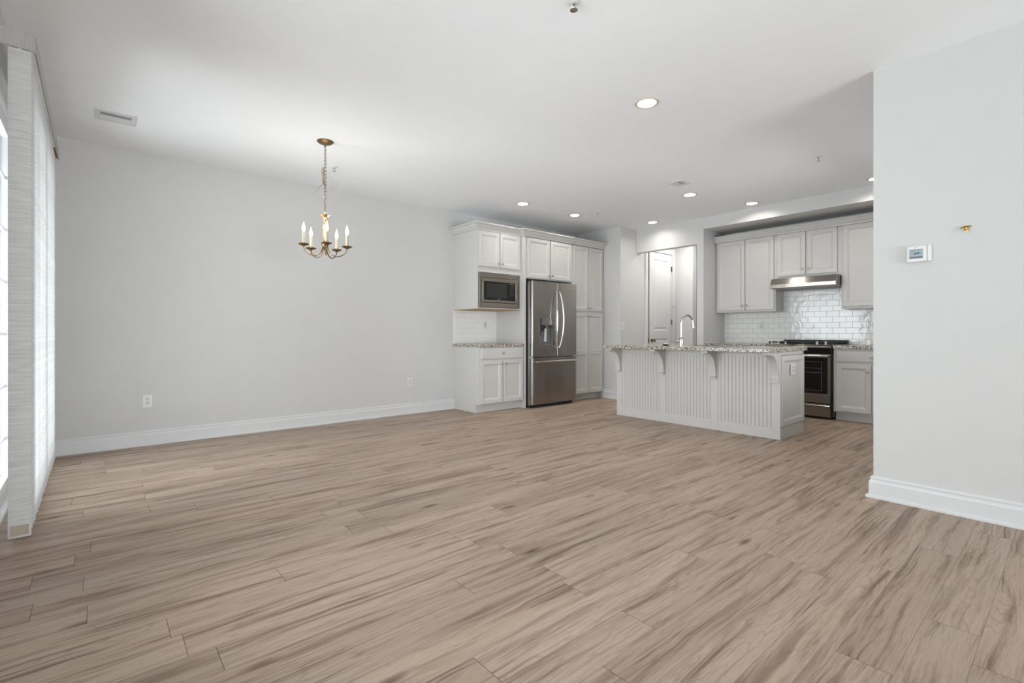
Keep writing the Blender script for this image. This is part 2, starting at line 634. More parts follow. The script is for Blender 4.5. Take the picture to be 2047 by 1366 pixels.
struct(M().box(-.54, 9.2, DW, DW + .12, 0, H), 'wall_far', 'wall_paint', 'long pale grey wall behind the chandelier', 'wall')
b = M()
b.box(XL - .16, XL, YR, .4, 0, H).box(XL - .16, XL, 2.9, 3.56, 0, H).box(XL - .16, XL, 5.38, DW, 0, H)
b.box(XL - .16, XL, .4, 2.9, 0, .35).box(XL - .16, XL, .4, 2.9, 2.3, H).box(XL - .16, XL, 3.56, 5.38, 2.44, H)
struct(b, 'wall_left', 'wall_paint', 'pale grey wall holding the sliding door', 'wall')
b = M()
b.box(XL - .16, .2, YR - .16, YR, 0, H).box(3.2, 3.93, YR - .16, YR, 0, H).box(.2, 3.2, YR - .16, YR, 2.4, H)
struct(b, 'wall_rear', 'wall_paint', 'pale grey wall behind the viewer', 'wall')
struct(M().box(XRW, XRW + .12, YR, YRW, 0, H), 'wall_right', 'wall_paint', 'pale grey partition at the right holding the thermostat', 'wall')
b = M()
b.box(XRW + .12, 4.3, YRW - .12, YRW, 0, H).box(5.9, XA + .12, YRW - .12, YRW, 0, H).box(4.3, 5.9, YRW - .12, YRW, 0, .95).box(4.3, 5.9, YRW - .12, YRW, 2.2, H)
struct(b, 'wall_side', 'wall_paint', 'pale grey side wall of the kitchen', 'wall')
b = M()
b.box(XB, XB + .12, YA + .105, YP, 2.37, H)                     # over the hall opening
b.box(XB, 9.2, YA, YA + .105, 0, H)                             # pier beside the alcove
b.box(XB, XA + .12, YRW, YA, ZA, H)                             # bulkhead over the alcove
b.box(XA, XA + .12, YRW, YA, 0, ZA)
struct(b, 'wall_kitchen', 'wall_paint', 'pale kitchen back wall with hall opening and range alcove', 'wall')
b = M()
b.box(XP, XP + .12, YP, DW, 0, H).box(XP + .12, 7.055, YP, YP + .12, 0, H)
b.box(7.80, 9.2, YP, YP + .12, 0, H).box(7.055, 7.80, YP, YP + .12, 2.445, H)
struct(b, 'wall_pantry', 'wall_paint', 'pale corner wall beside the pantry with a light switch', 'wall')
b = M().box(7.95, 8.07, 4.44, YP, 0, H).box(8.25, 8.37, YA + .105, YP, 0, H)
struct(b, 'wall_hall', 'wall_paint', 'pale end wall of the small hall', 'wall')
struct(M().box(-3.5, -.54, 2.0, 7.5, -.16, -.10), 'ground', 'patio_concrete', 'pale concrete patio outside the sliding door', 'ground')

# backsplashes
struct(M(F_RANGE).box(-YA, -YRW, XA - .008, XA, .905, 1.84), 'wall_backsplash', 'subway_tile_range', 'glossy white subway tile behind the range', 'backsplash')
struct(M().box(3.80, 4.563, DW - .008, DW, .905, 1.378), 'wall_backsplash', 'subway_tile_left', 'white subway tile under the microwave cabinet', 'backsplash')

# baseboards with cap moulding and shoe
BB = [(0, 0), (.036, 0), (.036, .012), (.030, .020), (.021, .022), (.021, .098), (.0195, .104), (.015, .110), (.0125, .115), (.0125, .118),
      (.015, .121), (.015, .127), (.011, .133), (.006, .137), (0, .138)]
struct(M().sweep(BB, [(XL, DW), (3.797, DW)]), 'baseboard_far', 'trim_paint', 'white moulded baseboard along the long wall', 'baseboard')
struct(M().sweep(BB, [(4.7, YRW), (XRW, YRW), (XRW, YR)]), 'baseboard_right', 'trim_paint', 'white moulded baseboard under the thermostat wall', 'baseboard')
struct(M().sweep(BB, [(XP, 5.106), (XP, YP), (6.985, YP)]), 'baseboard_kitchen', 'trim_paint', 'white baseboard at the pantry corner', 'baseboard')

# rear, side and kitchen windows, all unseen, added to bring in more daylight
for nm, T, x0, x1, z0, z1, lab in (
        ('window_added_1', Matrix.Translation((0, YR - .08, 0)), .2, 3.2, .0, 2.4, 'wide white glazed door added unseen behind the viewer for daylight'),
        ('window_added_2', Matrix.Translation((XL - .08, 0, 0)) @ F_RANGE, -2.9, -.4, .35, 2.3, 'white window added unseen in the left wall for daylight'),
        ('window_added_3', Matrix.Translation((0, YRW - .06, 0)), 4.3, 5.9, .95, 2.2, 'white kitchen window added unseen behind the thermostat wall for daylight')):
    root = thing(nm, T @ Vector(((x0 + x1) / 2, 0, z0)), lab, 'window')
    root['kind'] = 'structure'
    b = M(T)
    for a in (x0, (x0 + x1) / 2 - .03, x1 - .06):
        b.box(a, a + .06, -.04, .04, z0, z1)
    for a in (z0, (z0 + z1) / 2 - .03, z1 - .06):
        b.box(x0, x1, -.035, .035, a, a + .06)
    b.build('window_frame', 'vinyl', root)
    M(T).box(x0 + .05, x1 - .05, -.004, .004, z0 + .05, z1 - .05).build('glass', 'window_glass', root)

# ------------------------------------------------------------------ sliding glass door
door = thing('door_1', (XL - .09, 4.47, 0), 'white sliding glass door with grilles behind the vertical blind', 'door')
door['kind'] = 'structure'
b = M()
xo = XL - .16
b.box(xo, XL - .03, 3.56, 3.60, 0, 2.44).box(xo, XL - .03, 5.34, 5.38, 0, 2.44).box(xo, XL - .03, 3.56, 5.38, 2.39, 2.44)
b.box(xo, XL - .02, 3.56, 5.38, 0, .03)
b.build('door_frame', 'vinyl', door, bevel=.003)
M().box(XL - .068, XL - .062, 3.6, 5.34, .03, .052).box(XL - .118, XL - .112, 3.6, 5.34, .03, .052).build('track', 'vinyl', door)
for y0, y1, xc in ((3.60, 4.51, XL - .065), (4.43, 5.34, XL - .115)):
    b = M()
    b.box(xc - .02, xc + .02, y0, y0 + .075, .052, 2.385).box(xc - .02, xc + .02, y1 - .075, y1, .052, 2.385)
    b.box(xc - .02, xc + .02, y0, y1, .052, .15).box(xc - .02, xc + .02, y0, y1, 2.30, 2.385)
    sash = b.build('sash', 'vinyl', door, bevel=.003)
    b = M()
    for z in (.39, .72, 1.05, 1.38, 1.71, 2.04):
        b.box(xc - .004, xc + .004, y0 + .07, y1 - .07, z - .009, z + .009)
    for y in (y0 + .33, y0 + .58):
        b.box(xc - .004, xc + .004, y - .009, y + .009, .15, 2.30)
    b.build('grille', 'vinyl', sash)
    M().box(xc - .008, xc - .005, y0 + .07, y1 - .07, .14, 2.31).build('glass', 'window_glass', sash)

# ------------------------------------------------------------------ vertical blind
bl = thing('vertical_blind', (XL, 4.5, 2.44), 'white crinkle-fabric vertical blind with valance hanging over the sliding glass door', 'blind')
Y0, Y1, XV = 3.500, 5.55, -.243
# valance: face and return with rounded corner, bottom lip
b = M()
path = [(XL, Y0)]
path += [(XV - .03, Y0)]
for k in range(1, 7):
    a = radians(90 * k / 7)
    path.append((XV - .03 + .03 * sin(a), Y0 + .03 - .03 * cos(a)))
path += [(XV, Y0 + .03), (XV, Y1)]
prof = [(0, 2.506), (.004, 2.503), (.004, 2.509), (.0015, 2.513), (.0015, 2.582), (.004, 2.587), (.003, 2.592), (-.004, 2.592), (-.004, 2.503)]
prof = [(-o, z) for o, z in prof]     # outward = left of travel here
b.sweep([(-o, z) for o, z in prof], path)
b.build('valance', 'valance_fabric', bl)
M().box(-.325, -.275, Y0 + .02, Y1 - .03, 2.505, 2.55).build('headrail', 'vinyl', bl, bevel=.004)
M().box(-.322, -.250, Y1 - .045, Y1 - .01, 2.508, 2.588).build('end_cap', 'wood_underside', bl)
ny = 25
random.seed(3)
for i in range(ny):
    y = 3.507 + (5.42 - 3.507) * i / (ny - 1)
    ang = 0 if i == 0 else radians(-8 + random.uniform(-3, 3))
    xc = -.298
    T = Matrix.Translation((xc, y, 0)) @ Matrix.Rotation(ang, 4, 'Z')
    b = M(T)
    hw, n = .0425, 8
    zt, zb = 2.499, .030 + (random.uniform(-.006, .012) if i else -.012)
    pts = [(-hw + 2 * hw * k / n, -.004 * (1 - (2 * k / n - 1) ** 2)) for k in range(n + 1)]
    poly = [(u, q - .0006) for u, q in pts] + [(u, q + .0006) for u, q in reversed(pts)]
    b.prism(poly, zb, zt, 'z', smooth=True)
    va = b.build('vane', 'blind_fabric', bl)
    M(T).box(-hw + .009, hw - .009, -.0075, -.0035, zb + .012, zb + .062).build('bottom_weight', 'beige_weight', va)
    M(T).box(-.006, .006, -.004, .004, zt - .006, 2.508).build('carrier_clip', 'vinyl', va)

# ------------------------------------------------------------------ shared parts
KNOB = [(.006, 0), (.006, .010), (.0085, .014), (.0145, .018), (.0155, .022), (.013, .026), (.007, .0285)]


def knob(T, x, y, z, parent):
    return M(T).lathe(KNOB, (x, y, z), '-y', 16).build('knob', 'satin_nickel', parent)


def door_leaf(T, x0, x1, z0, z1, y, parent, kx=None, kz=None, name='door', rail=None, **kw):
    b = M(T)
    if rail:
        b.panel(x0, x1, z0, rail + .03, y, **kw).panel(x0, x1, rail - .03, z1, y, **kw)
        b = M(T)
        # one leaf with two recessed panels
        fr, og, dp = .052, .018, .012
        b.box(x0, x0 + fr, y, y + .02, z0, z1).box(x1 - fr, x1, y, y + .02, z0, z1)
        for a, c_ in ((z0, z0 + fr), (rail - .03, rail + .03), (z1 - fr, z1)):
            b.box(x0 + fr, x1 - fr, y, y + .02, a, c_)
        for a, c_ in ((z0 + fr, rail - .03), (rail + .03, z1 - fr)):
            xs0, xs1 = x0 + fr, x1 - fr
            vs = []
            for i, d in ((0, 0), (.004, .003), (og, dp), (og, dp + .001)):
                vs += [(xs0 + i, y + d, a + i), (xs1 - i, y + d, a + i), (xs1 - i, y + d, c_ - i), (xs0 + i, y + d, c_ - i)]
            fs = []
            for r in range(3):
                for k in range(4):
                    k2 = (k + 1) % 4
                    fs.append((r * 4 + k, r * 4 + k2, r * 4 + 4 + k2, r * 4 + 4 + k))
            fs.append((12, 13, 14, 15))
            b.add(vs, fs)
    else:
        b.panel(x0, x1, z0, z1, y, **kw)
    d = b.build(name, 'cabinet_paint', parent)
    if kx is not None:
        knob(T, kx, y, kz, d)
    return d


def slab_front(T, x0, x1, z0, z1, y, parent, kx, kz):
    b = M(T)
    rings = [(0, .02), (0, .006), (.003, .003), (.010, .0015), (.014, 0), (.016, 0)]
    vs, fs = [], []
    for i, d in rings:
        vs += [(x0 + i, y + d, z0 + i), (x1 - i, y + d, z0 + i), (x1 - i, y + d, z1 - i), (x0 + i, y + d, z1 - i)]
    for r in range(len(rings) - 1):
        for k in range(4):
            k2 = (k + 1) % 4
            fs.append((r * 4 + k, r * 4 + k2, r * 4 + 4 + k2, r * 4 + 4 + k))
    e = (len(rings) - 1) * 4
    fs += [(e, e + 1, e + 2, e + 3), (3, 2, 1, 0)]
    d = b.add(vs, fs).build('drawer', 'cabinet_paint', parent)
    knob(T, kx, y, kz, d)
    return d


I4 = Matrix()
CT0, CT1 = .868, .905            # counter thickness
CROWN = lambda z0, z1, p: [(0, z0), (.010, z0), (.012, z0 + .012), (.020, z0 + .020), (.034, z0 + .034), (.054, z0 + .066),
                           (p - .012, z1 - .022), (p - .010, z1 - .016), (p, z1 - .014), (p, z1), (0, z1)]

# ------------------------------------------------------------------ left run: coffee counter, microwave, fridge, pantry
YC = 5.109                       # carcass front of base / tall units
YD = 5.089                       # door fronts
root = thing('base_cabinet', (4.18, 5.41, 0), 'pale grey base cabinet under the microwave, left of the refrigerator', 'cabinet', )
b = M()
b.prism([(YC, .11), (YC, CT0), (DW - .001, CT0), (DW - .001, 0), (5.186, 0), (5.186, .11)], 3.797, 4.563, 'x')
b.build('carcass', 'cabinet_paint', root, bevel=.0015)
slab_front(I4, 3.815, 4.548, .708, .858, YD, root, 4.18, .785)
door_leaf(I4, 3.815, 4.1765, .124, .692, YD, root, 4.142, .640)
door_leaf(I4, 4.1865, 4.548, .124, .692, YD, root, 4.221, .640)
o = M().box(3.782, 4.561, 5.082, DW - .009, CT0, CT1).build('countertop', 'granite', bevel=.004)
tag(o, 'short speckled granite countertop under the microwave', 'countertop')

root = thing('upper_cabinet', (4.18, 5.45, 1.38), 'pale grey wall cabinet holding the built-in microwave', 'cabinet')
YM = 5.158
b = M()
b.box(3.797, 3.815, YM, DW - .001, 1.38, 2.419).box(4.545, 4.563, YM, DW - .001, 1.38, 2.419)
b.box(3.815, 4.545, YM, DW - .001, 2.40, 2.419).box(3.815, 4.545, YM, DW - .001, 1.865, 1.93)
b.box(3.815, 4.545, DW - .02, DW - .001, 1.39, 2.40).box(3.815, 4.545, YM, YM + .018, 1.93, 1.945)
b.box(3.815, 4.545, YM, DW - .02, 1.382, 1.394)
b.build('carcass', 'cabinet_paint', root, bevel=.0012)
M().box(3.799, 4.561, YM + .01, DW - .012, 1.374, 1.382).build('underside', 'wood_underside', root)
door_leaf(I4, 3.812, 4.1655, 1.942, 2.410, YM - .02, root, 4.139, 1.992)
door_leaf(I4, 4.1745, 4.532, 1.942, 2.410, YM - .02, root, 4.203, 1.992)

# microwave with trim kit
mw = thing('microwave', (4.17, 5.2, 1.395), 'stainless built-in microwave with black window in the wall cabinet', 'microwave')
YK = YM - .016
b = M()
b.box(3.818, 4.512, YK, YM + .002, 1.396, 1.462).box(3.818, 4.512, YK, YM + .002, 1.798, 1.858)
b.box(3.818, 3.856, YK, YM + .002, 1.462, 1.798).box(4.474, 4.512, YK, YM + .002, 1.462, 1.798)
b.build('trim_frame', 'stainless_h', mw, bevel=.002)
M().box(3.835, 4.50, YM + .004, 5.60, 1.40, 1.85).build('body', 'black_enamel', mw)
b = M()
x0, x1, z0, z1 = 3.862, 4.468, 1.468, 1.792
b.box(x0, x1, YK - .008, YM + .002, z0, z0 + .030).box(x0, x1, YK - .008, YM + .002, z1 - .048, z1)
b.box(x0, x0 + .032, YK - .008, YM + .002, z0 + .03, z1 - .048).box(x1 - .024, x1, YK - .008, YM + .002, z0 + .03, z1 - .048)
dr = b.build('door', 'stainless_h', mw, bevel=.002)
M().box(x0 + .032, x1 - .024, YK - .004, YM + .002, z0 + .03, z1 - .048).build('door_glass', 'black_glass', dr)
M().box(x0 + .068, 4.285, YK - .0052, YK - .004, z0 + .062, z1 - .074).build('window', 'window_mesh', dr)
M().box(4.343, 4.415, YK - .0050, YK - .004, 1.722, 1.732).build('display', 'grey_plastic', dr)
for r in range(6):
    for k in range(3):
        M().box(4.346 + k * .026, 4.358 + k * .026, YK - .0050, YK - .004, 1.69 - r * .024, 1.694 - r * .024).build('button', 'grey_plastic', dr)
M().box(4.137, 4.167, YK - .0050, YK - .004, z0 + .040, z0 + .047).build('badge', 'satin_nickel', dr)

# tall fridge side panel
o = M().box(4.563, 4.600, 5.0915, DW - .001, 0, 2.419).build('side_panel', 'cabinet_paint', bevel=.002)
tag(o, 'tall pale panel standing between the microwave cabinet and the refrigerator', 'panel')

root = thing('upper_cabinet', (5.08, 5.4, 1.83), 'pale grey two-door cabinet above the refrigerator', 'cabinet')
M().box(4.600, 5.555, YC, DW - .001, 1.832, 2.419).build('carcass', 'cabinet_paint', root, bevel=.0015)
door_leaf(I4, 4.633, 5.079, 1.845, 2.412, YD, root, 5.053, 1.895)
door_leaf(I4, 5.095, 5.537, 1.845, 2.412, YD, root, 5.121, 1.895)

root = thing('pantry_cabinet', (5.93, 5.41, 0), 'tall pale grey four-door pantry cabinet right of the refrigerator', 'cabinet')
b = M()
b.prism([(YC, .098), (YC, 2.419), (DW - .001, 2.419), (DW - .001, 0), (5.186, 0), (5.186, .098)], 5.555, 6.317, 'x')
b.build('carcass', 'cabinet_paint', root, bevel=.0015)
for x0, x1, kx in ((5.571, 5.931, 5.906), (5.941, 6.297, 5.966)):
    door_leaf(I4, x0, x1, 1.402, 2.412, YD, root, kx, 1.446)
    door_leaf(I4, x0, x1, .112, 1.372, YD, root, kx, 1.322, rail=.748)

# crown over the left run: return, microwave cabinet, step out, tall units
o = M().sweep(CROWN(2.420, 2.508, .086), [(3.797, DW - .001), (3.797, YM), (4.563, YM), (4.563, 5.088), (6.318, 5.088)]).build('crown_moulding', 'cabinet_paint')
tag(o, 'stepped pale crown moulding over the microwave, refrigerator and pantry cabinets', 'moulding')

# ------------------------------------------------------------------ refrigerator
fr = thing('refrigerator', (5.08, 5.3, 0), 'stainless steel french-door refrigerator with ice and water dispenser', 'refrigerator')
fx0, fx1, fxm = 4.614, 5.531, 5.098
YF = 4.962
M().box(fx0 + .006, fx1 - .006, YF + .085, 5.68, .03, 1.765).build('body', 'dark_steel', fr, bevel=.004)
M().box(fx0 + .02, fx1 - .02, YF + .09, 5.4, .0, .032).build('base_grille', 'black_plastic', fr)
for hx in (fx0 + .01, fx1 - .10):
    M().box(hx, hx + .09, YF + .08, YF + .16, 1.765, 1.792).build('hinge_cover', 'dark_steel', fr, bevel=.006)
M().box(fx0 + .003, fx0 + .06, YF + .045, YF + .10, .700, .722).build('middle_hinge', 'chrome', fr, bevel=.004)


def curved_door(x0, x1, z0, z1, hole=None):
    """door skin bowed slightly forward, edges rounded; hole = (x0,x1,z0,z1) left open"""
    b = M()
    cx, hw = (fx0 + fx1) / 2, (fx1 - fx0) / 2
    xs = sorted(set([x0 + (x1 - x0) * k / 16 for k in range(17)] + (list(hole[:2]) if hole else [])))
    zs = [z0, z1] if not hole else [z0, hole[2], hole[3], z1]

    def yf(x):
        e = min(x - x0, x1 - x)
        r = .012
        rnd = r - math.sqrt(max(0, r * r - max(0, r - e) ** 2)) if e < r else 0
        return YF + .016 * ((x - cx) / hw) ** 2 + rnd
    xs = sorted(set(xs + [x0 + .002, x0 + .005, x0 + .009, x1 - .009, x1 - .005, x1 - .002]))
    yb = YF + .078
    n = len(xs)
    vs = [(x, yf(x), z) for z in zs for x in xs]
    fs = []
    for j in range(len(zs) - 1):
        for i in range(n - 1):
            if hole and j == 1 and hole[0] - 1e-6 <= xs[i] and xs[i + 1] <= hole[1] + 1e-6:
                continue
            fs.append((j * n + i, j * n + i + 1, (j + 1) * n + i + 1, (j + 1) * n + i))
    b.add(vs, fs, True)
    for z in (z0, z1):
        b.add([(x, yf(x), z) for x in xs] + [(x1, yb, z), (x0, yb, z)], [tuple(range(n + 2))])
    for x in (x0, x1):
        b.add([(x, yf(x), z0), (x, yb, z0), (x, yb, z1), (x, yf(x), z1)], [(0, 1, 2, 3)])
    b.add([(x0, yb, z0), (x1, yb, z0), (x1, yb, z1), (x0, yb, z1)], [(0, 1, 2, 3)])
    return b


DX0, DX1, DZ0, DZ1 = 4.752, 5.020, .885, 1.275
dl = curved_door(fx0, fxm - .003, .722, 1.787, (DX0, DX1, DZ0, DZ1)).build('left_door', 'stainless', fr)
drr = curved_door(fxm + .003, fx1, .722, 1.787).build('right_door', 'stainless', fr)
fz = curved_door(fx0, fx1, .052, .706).build('freezer_drawer', 'stainless', fr)
b = M()
b.box(DX0, DX1, YF + .07, YF + .074, DZ0, DZ1).box(DX0, DX0 + .004, YF + .004, YF + .07, DZ0, DZ1).box(DX1 - .004, DX1, YF + .004, YF + .07, DZ0, DZ1)
b.prism([(YF + .002, DZ0), (YF + .07, DZ0), (YF + .07, DZ0 + .03)], DX0, DX1, 'x').box(DX0, DX1, YF + .004, YF + .07, DZ1 - .004, DZ1)
disp = b.build('dispenser_recess', 'grey_plastic', dl)
b = M()
b.prism([(YF - .004, 1.165), (YF - .004, 1.272), (YF + .06, 1.272), (YF + .06, 1.15)], DX0 + .03, DX1 - .002, 'x')
b.build('control_panel', 'dark_steel', disp, bevel=.004)
M().box(DX0 + .004, DX0 + .032, YF + .005, YF + .06, 1.02, 1.272).box(DX0 + .02, DX0 + .10, YF + .02, YF + .06, 1.08, 1.165).build('ice_chute', 'black_plastic', disp, bevel=.004)
M().lathe([(.045, 0), (.038, .03), (.022, .045)], (4.905, YF + .035, 1.165), '-z', 20).build('nozzle', 'satin_nickel', disp)
M().prism([(YF + .045, 1.12), (YF + .055, 1.12), (YF + .067, .93), (YF + .052, .93)], 4.885, 4.925, 'x').build('paddle', 'white_plastic', disp, bevel=.003)
M().box(DX0 + .01, DX1 - .01, YF + .004, YF + .066, DZ0 + .002, DZ0 + .012).build('drip_tray', 'satin_nickel', disp)


def bow_handle(x, lean, parent):
    b = M()
    pts = []
    for k in range(21):
        t = k / 20
        z = .845 + (1.655 - .845) * t
        e = sin(pi * t)
        pts.append((x + lean * .034 * e ** .8, YF - .012 - .052 * e ** .6, z))
    b.tube(pts, .011, 10, rs=[.011 + .004 * sin(pi * k / 20) for k in range(21)])
    b.box(x - .010, x + .010, YF - .016, YF + .01, .838, .868).box(x - .010, x + .010, YF - .016, YF + .01, 1.632, 1.662)
    return b.build('handle', 'chrome', parent)


bow_handle(fxm - .030, -1, dl)
bow_handle(fxm + .030, 1, drr)
b = M()
b.prism([(YF - .055, .640), (YF - .048, .664), (YF - .030, .668), (YF - .026, .640), (YF - .040, .632)], fx0 + .055, fx1 - .085, 'x')
b.box(fx0 + .06, fx0 + .09, YF - .035, YF + .012, .640, .660).box(fx1 - .125, fx1 - .095, YF - .035, YF + .012, .640, .660)
b.build('handle', 'stainless_h', fz, bevel=.003)
M().lathe([(.011, 0), (.011, .0025)], (5.462, YF + .0105, 1.728), '-y', 20).build('badge', 'chrome', drr)

# ------------------------------------------------------------------ island
XI, XE = 5.12, 5.742             # seating face, cook side
IY0, IY1 = 1.934, 3.915
isl = thing('kitchen_island', (5.43, 2.92, 0), 'pale grey kitchen island with beadboard front and curved brackets', 'island')
b = M()
b.box(XI + .0235, XI + .04, IY0 + .02, IY1 - .002, 0, CT0).box(XE - .04, XE - .021, IY0 + .02, IY1 - .002, .0, CT0)
b.box(XI + .04, XE - .04, IY1 - .02, IY1 - .002, 0, CT0).box(XI + .04, XE - .04, IY0 + .0205, IY0 + .035, 0, CT0).box(XI + .04, XE - .04, IY0 + .035, IY1 - .02, .10, .118)
b.build('carcass', 'cabinet_paint', isl)
b = M()
stl = ((IY1, 3.832), (3.288, 3.203), (2.652, 2.567), (2.017, IY0))
for a, c_ in stl:
    b.box(XI, XI + .024, c_, a, 0, CT0)
for (a, c_), (d, e) in zip(stl[:-1], stl[1:]):
    b.box(XI, XI + .024, d, c_, 0, .111).box(XI, XI + .024, d, c_, .815, CT0)
b.box(XI + .024, XI + .05, IY1 - .01, IY1, 0, CT0)
b.build('face_frame', 'cabinet_paint', isl, bevel=.002)
for (a, c_), (d, e) in zip(stl[:-1], stl[1:]):
    b = M()
    y0, y1 = d, c_
    n = 14
    wd = (y1 - y0) / n
    xf = XI + .008
    poly = []
    for k in range(n):
        u = y0 + k * wd
        poly += [(xf + .0045, u), (xf + .0045, u + .0025), (xf, u + .0055), (xf, u + .008), (xf + .0035, u + .0105), (xf, u + .013), (xf, u + wd - .0015)]
    poly += [(xf, y1), (XI + .023, y1), (XI + .023, y0)]
    b.prism(poly, .111, .815, 'z')
    b.build('beadboard_panel', 'cabinet_paint', isl)
for yc in (3.876, 3.247, 2.612, 1.974):
    b = M()
    prof = [(XI, CT0), (4.908, CT0), (4.908, .842), (4.918, .838)]
    for k in range(0, 13):
        a = radians(90 * k / 12)
        # concave quarter sweep from the tip down to the foot
        prof.append((5.088 - .165 * (1 - sin(a)) ** 1.0 * 1.0, .840 - .235 * (1 - cos(a))))
    prof += [(5.092, .588), (5.072, .580), (5.072, .566), (XI, .566)]
    b.prism(prof, yc - .036, yc + .036, 'y')
    b.build('corbel', 'cabinet_paint', isl, bevel=.002)
# end panel facing the range aisle
b = M()
b.box(XI + .0242, XE, IY0, IY0 + .02, 0, .12).box(XE - .01, XE, IY0, IY0 + .02, .12, CT0).box(XI + .0242, XE - .01, IY0, IY0 + .02, .835, CT0)
b.build('end_frame', 'cabinet_paint', isl, bevel=.0015)
door_leaf(I4, XI + .027, XE - .012, .126, .828, IY0 - .010, isl, name='end_panel', t=.030)
b = M(F_RANGE)
b.box(-IY1, -IY0, XE - .021, XE, .1, CT0)
b.build('back_panel', 'cabinet_paint', isl)

SX0, SX1, SY0, SY1 = 5.36, 5.72, 2.45, 3.15
CX0, CX1, CY0_, CY1_ = 4.850, 5.815, 1.922, 3.928
b = M()
# slab with a sink cut-out, built as one ring of quads
vs, fs = [], []
for z in (CT0, CT1):
    vs += [(CX0, CY0_, z), (CX1, CY0_, z), (CX1, CY1_, z), (CX0, CY1_, z), (SX0, SY0, z), (SX1, SY0, z), (SX1, SY1, z), (SX0, SY1, z)]
for k in range(4):
    k2 = (k + 1) % 4
    fs += [(k, k2, 4 + k2, 4 + k), (8 + k, 12 + k, 12 + k2, 8 + k2), (k, 8 + k, 8 + k2, k2), (4 + k, 4 + k2, 12 + k2, 12 + k)]
o = b.add(vs, fs).build('countertop', 'granite', bevel=.004)
tag(o, 'long speckled granite countertop on the kitchen island', 'countertop')

sk = thing('kitchen_sink', (5.54, 2.8, .68), 'stainless sink set into the island countertop', 'sink')
b = M()
vs = []
for z, q in ((CT0 - .001, .012), (CT0 - .001, -.002), (.70, -.012), (.69, -.03)):
    vs += [(SX0 - q, SY0 - q, z), (SX1 + q, SY0 - q, z), (SX1 + q, SY1 + q, z), (SX0 - q, SY1 + q, z)]
fs = []
for r in range(3):
    for k in range(4):
        k2 = (k + 1) % 4
        fs.append((r * 4 + k, r * 4 + k2, r * 4 + 4 + k2, r * 4 + 4 + k))
fs.append((12, 13, 14, 15))
b.add(vs, fs).build('basin', 'stainless_h', sk)
M().lathe([(.045, 0), (.045, .004), (.03, .004), (.02, .001)], (5.54, 2.8, .69), 'z', 24).build('drain', 'chrome', sk)

# faucet
fa = thing('faucet', (5.27, 3.09, CT1), 'chrome gooseneck faucet standing on the island countertop', 'faucet')
fxx, fyy = 5.27, 3.09
M().lathe([(.029, 0), (.029, .006), (.024, .012), (.023, .075), (.020, .088), (.013, .10), (.0125, .105)], (fxx, fyy, CT1), 'z', 24).build('base', 'chrome', fa)
pts = [(fxx, fyy, CT1 + .10), (fxx, fyy, CT1 + .19), (fxx, fyy, CT1 + .27)]
for k in range(1, 15):
    a = radians(180 * k / 16)
    r = .093
    pts.append((fxx + (r - r * cos(a)) * .97, fyy - (r - r * cos(a)) * .25, CT1 + .27 + r * sin(a)))
lx, ly, lz = pts[-1]
M().tube(pts, .0125, 12).build('neck', 'chrome', fa)
sh = [(lx, ly, lz), (lx + .006, ly - .0015, lz - .03), (lx + .014, ly - .003, lz - .095)]
hd = M().tube(sh, .0145, 14, rs=[.0135, .0155, .0175]).build('spray_head', 'chrome', fa)
M().lathe([(.006, 0), (.006, .004)], (lx + .026, ly - .003, lz - .05), 'x', 10).build('spray_button', 'black_plastic', hd)
M().lathe([(.015, 0), (.016, .035), (.012, .05)], (fxx - .008, fyy + .018, CT1 + .05), 'y', 16).tube([(fxx - .008, fyy + .062, CT1 + .05), (fxx - .02, fyy + .10, CT1 + .062), (fxx - .026, fyy + .125, CT1 + .07)], .006, 8).build('lever', 'chrome', fa)

stn = thing('sink_strainer', (5.16, 3.225, CT1), 'small dark chrome sink strainer lying on the island countertop left of the faucet', 'strainer')
M().lathe([(.030, 0), (.036, .010), (.042, .016)], (5.16, 3.225, CT1), 'z', 24).build('basket', 'black_plastic', stn)
M().lathe([(.044, .016), (.048, .018), (.047, .023), (.030, .026), (.010, .028)], (5.16, 3.225, CT1), 'z', 28).build('rim', 'chrome', stn)
M().lathe([(.006, .027), (.006, .036), (.010, .039), (.009, .044), (.003, .046)], (5.16, 3.225, CT1), 'z', 14).build('stopper_knob', 'chrome', stn)

# ------------------------------------------------------------------ range wall (local x = -Y, y = X)
RF = F_RANGE
YBF = 6.782                      # base carcass front
root = thing('base_cabinet', (7.08, 1.42, 0), 'pale grey base cabinet right of the stainless range', 'cabinet')
b = M(RF)
b.prism([(YBF, .108), (YBF, CT0), (XA - .001, CT0), (XA - .001, 0), (YBF + .08, 0), (YBF + .08, .108)], -1.957, -.90, 'x')
b.build('carcass', 'cabinet_paint', root, bevel=.0015)
slab_front(RF, -1.930, -1.215, .712, .845, YBF - .02, root, -1.567, .772)
door_leaf(RF, -1.930, -1.577, .122, .688, YBF - .02, root, -1.606, .607)
door_leaf(RF, -1.567, -1.215, .122, .688, YBF - .02, root, -1.54, .607)
slab_front(RF, -1.195, -.91, .712, .845, YBF - .02, root, -1.05, .772)
door_leaf(RF, -1.195, -.91, .122, .688, YBF - .02, root, -.94, .607)
root = thing('base_cabinet', (7.08, 3.15, 0), 'pale grey base cabinet left of the range, behind the island', 'cabinet')
b = M(RF)
b.prism([(YBF, .108), (YBF, CT0), (XA - .001, CT0), (XA - .001, 0), (YBF + .08, 0), (YBF + .08, .108)], -YA + .002, -2.722, 'x')
b.build('carcass', 'cabinet_paint', root, bevel=.0015)
slab_front(RF, -3.57, -2.745, .712, .845, YBF - .02, root, -3.16, .772)
door_leaf(RF, -3.57, -3.165, .122, .688, YBF - .02, root, -3.19, .607)
door_leaf(RF, -3.155, -2.745, .122, .688, YBF - .02, root, -3.13, .607)
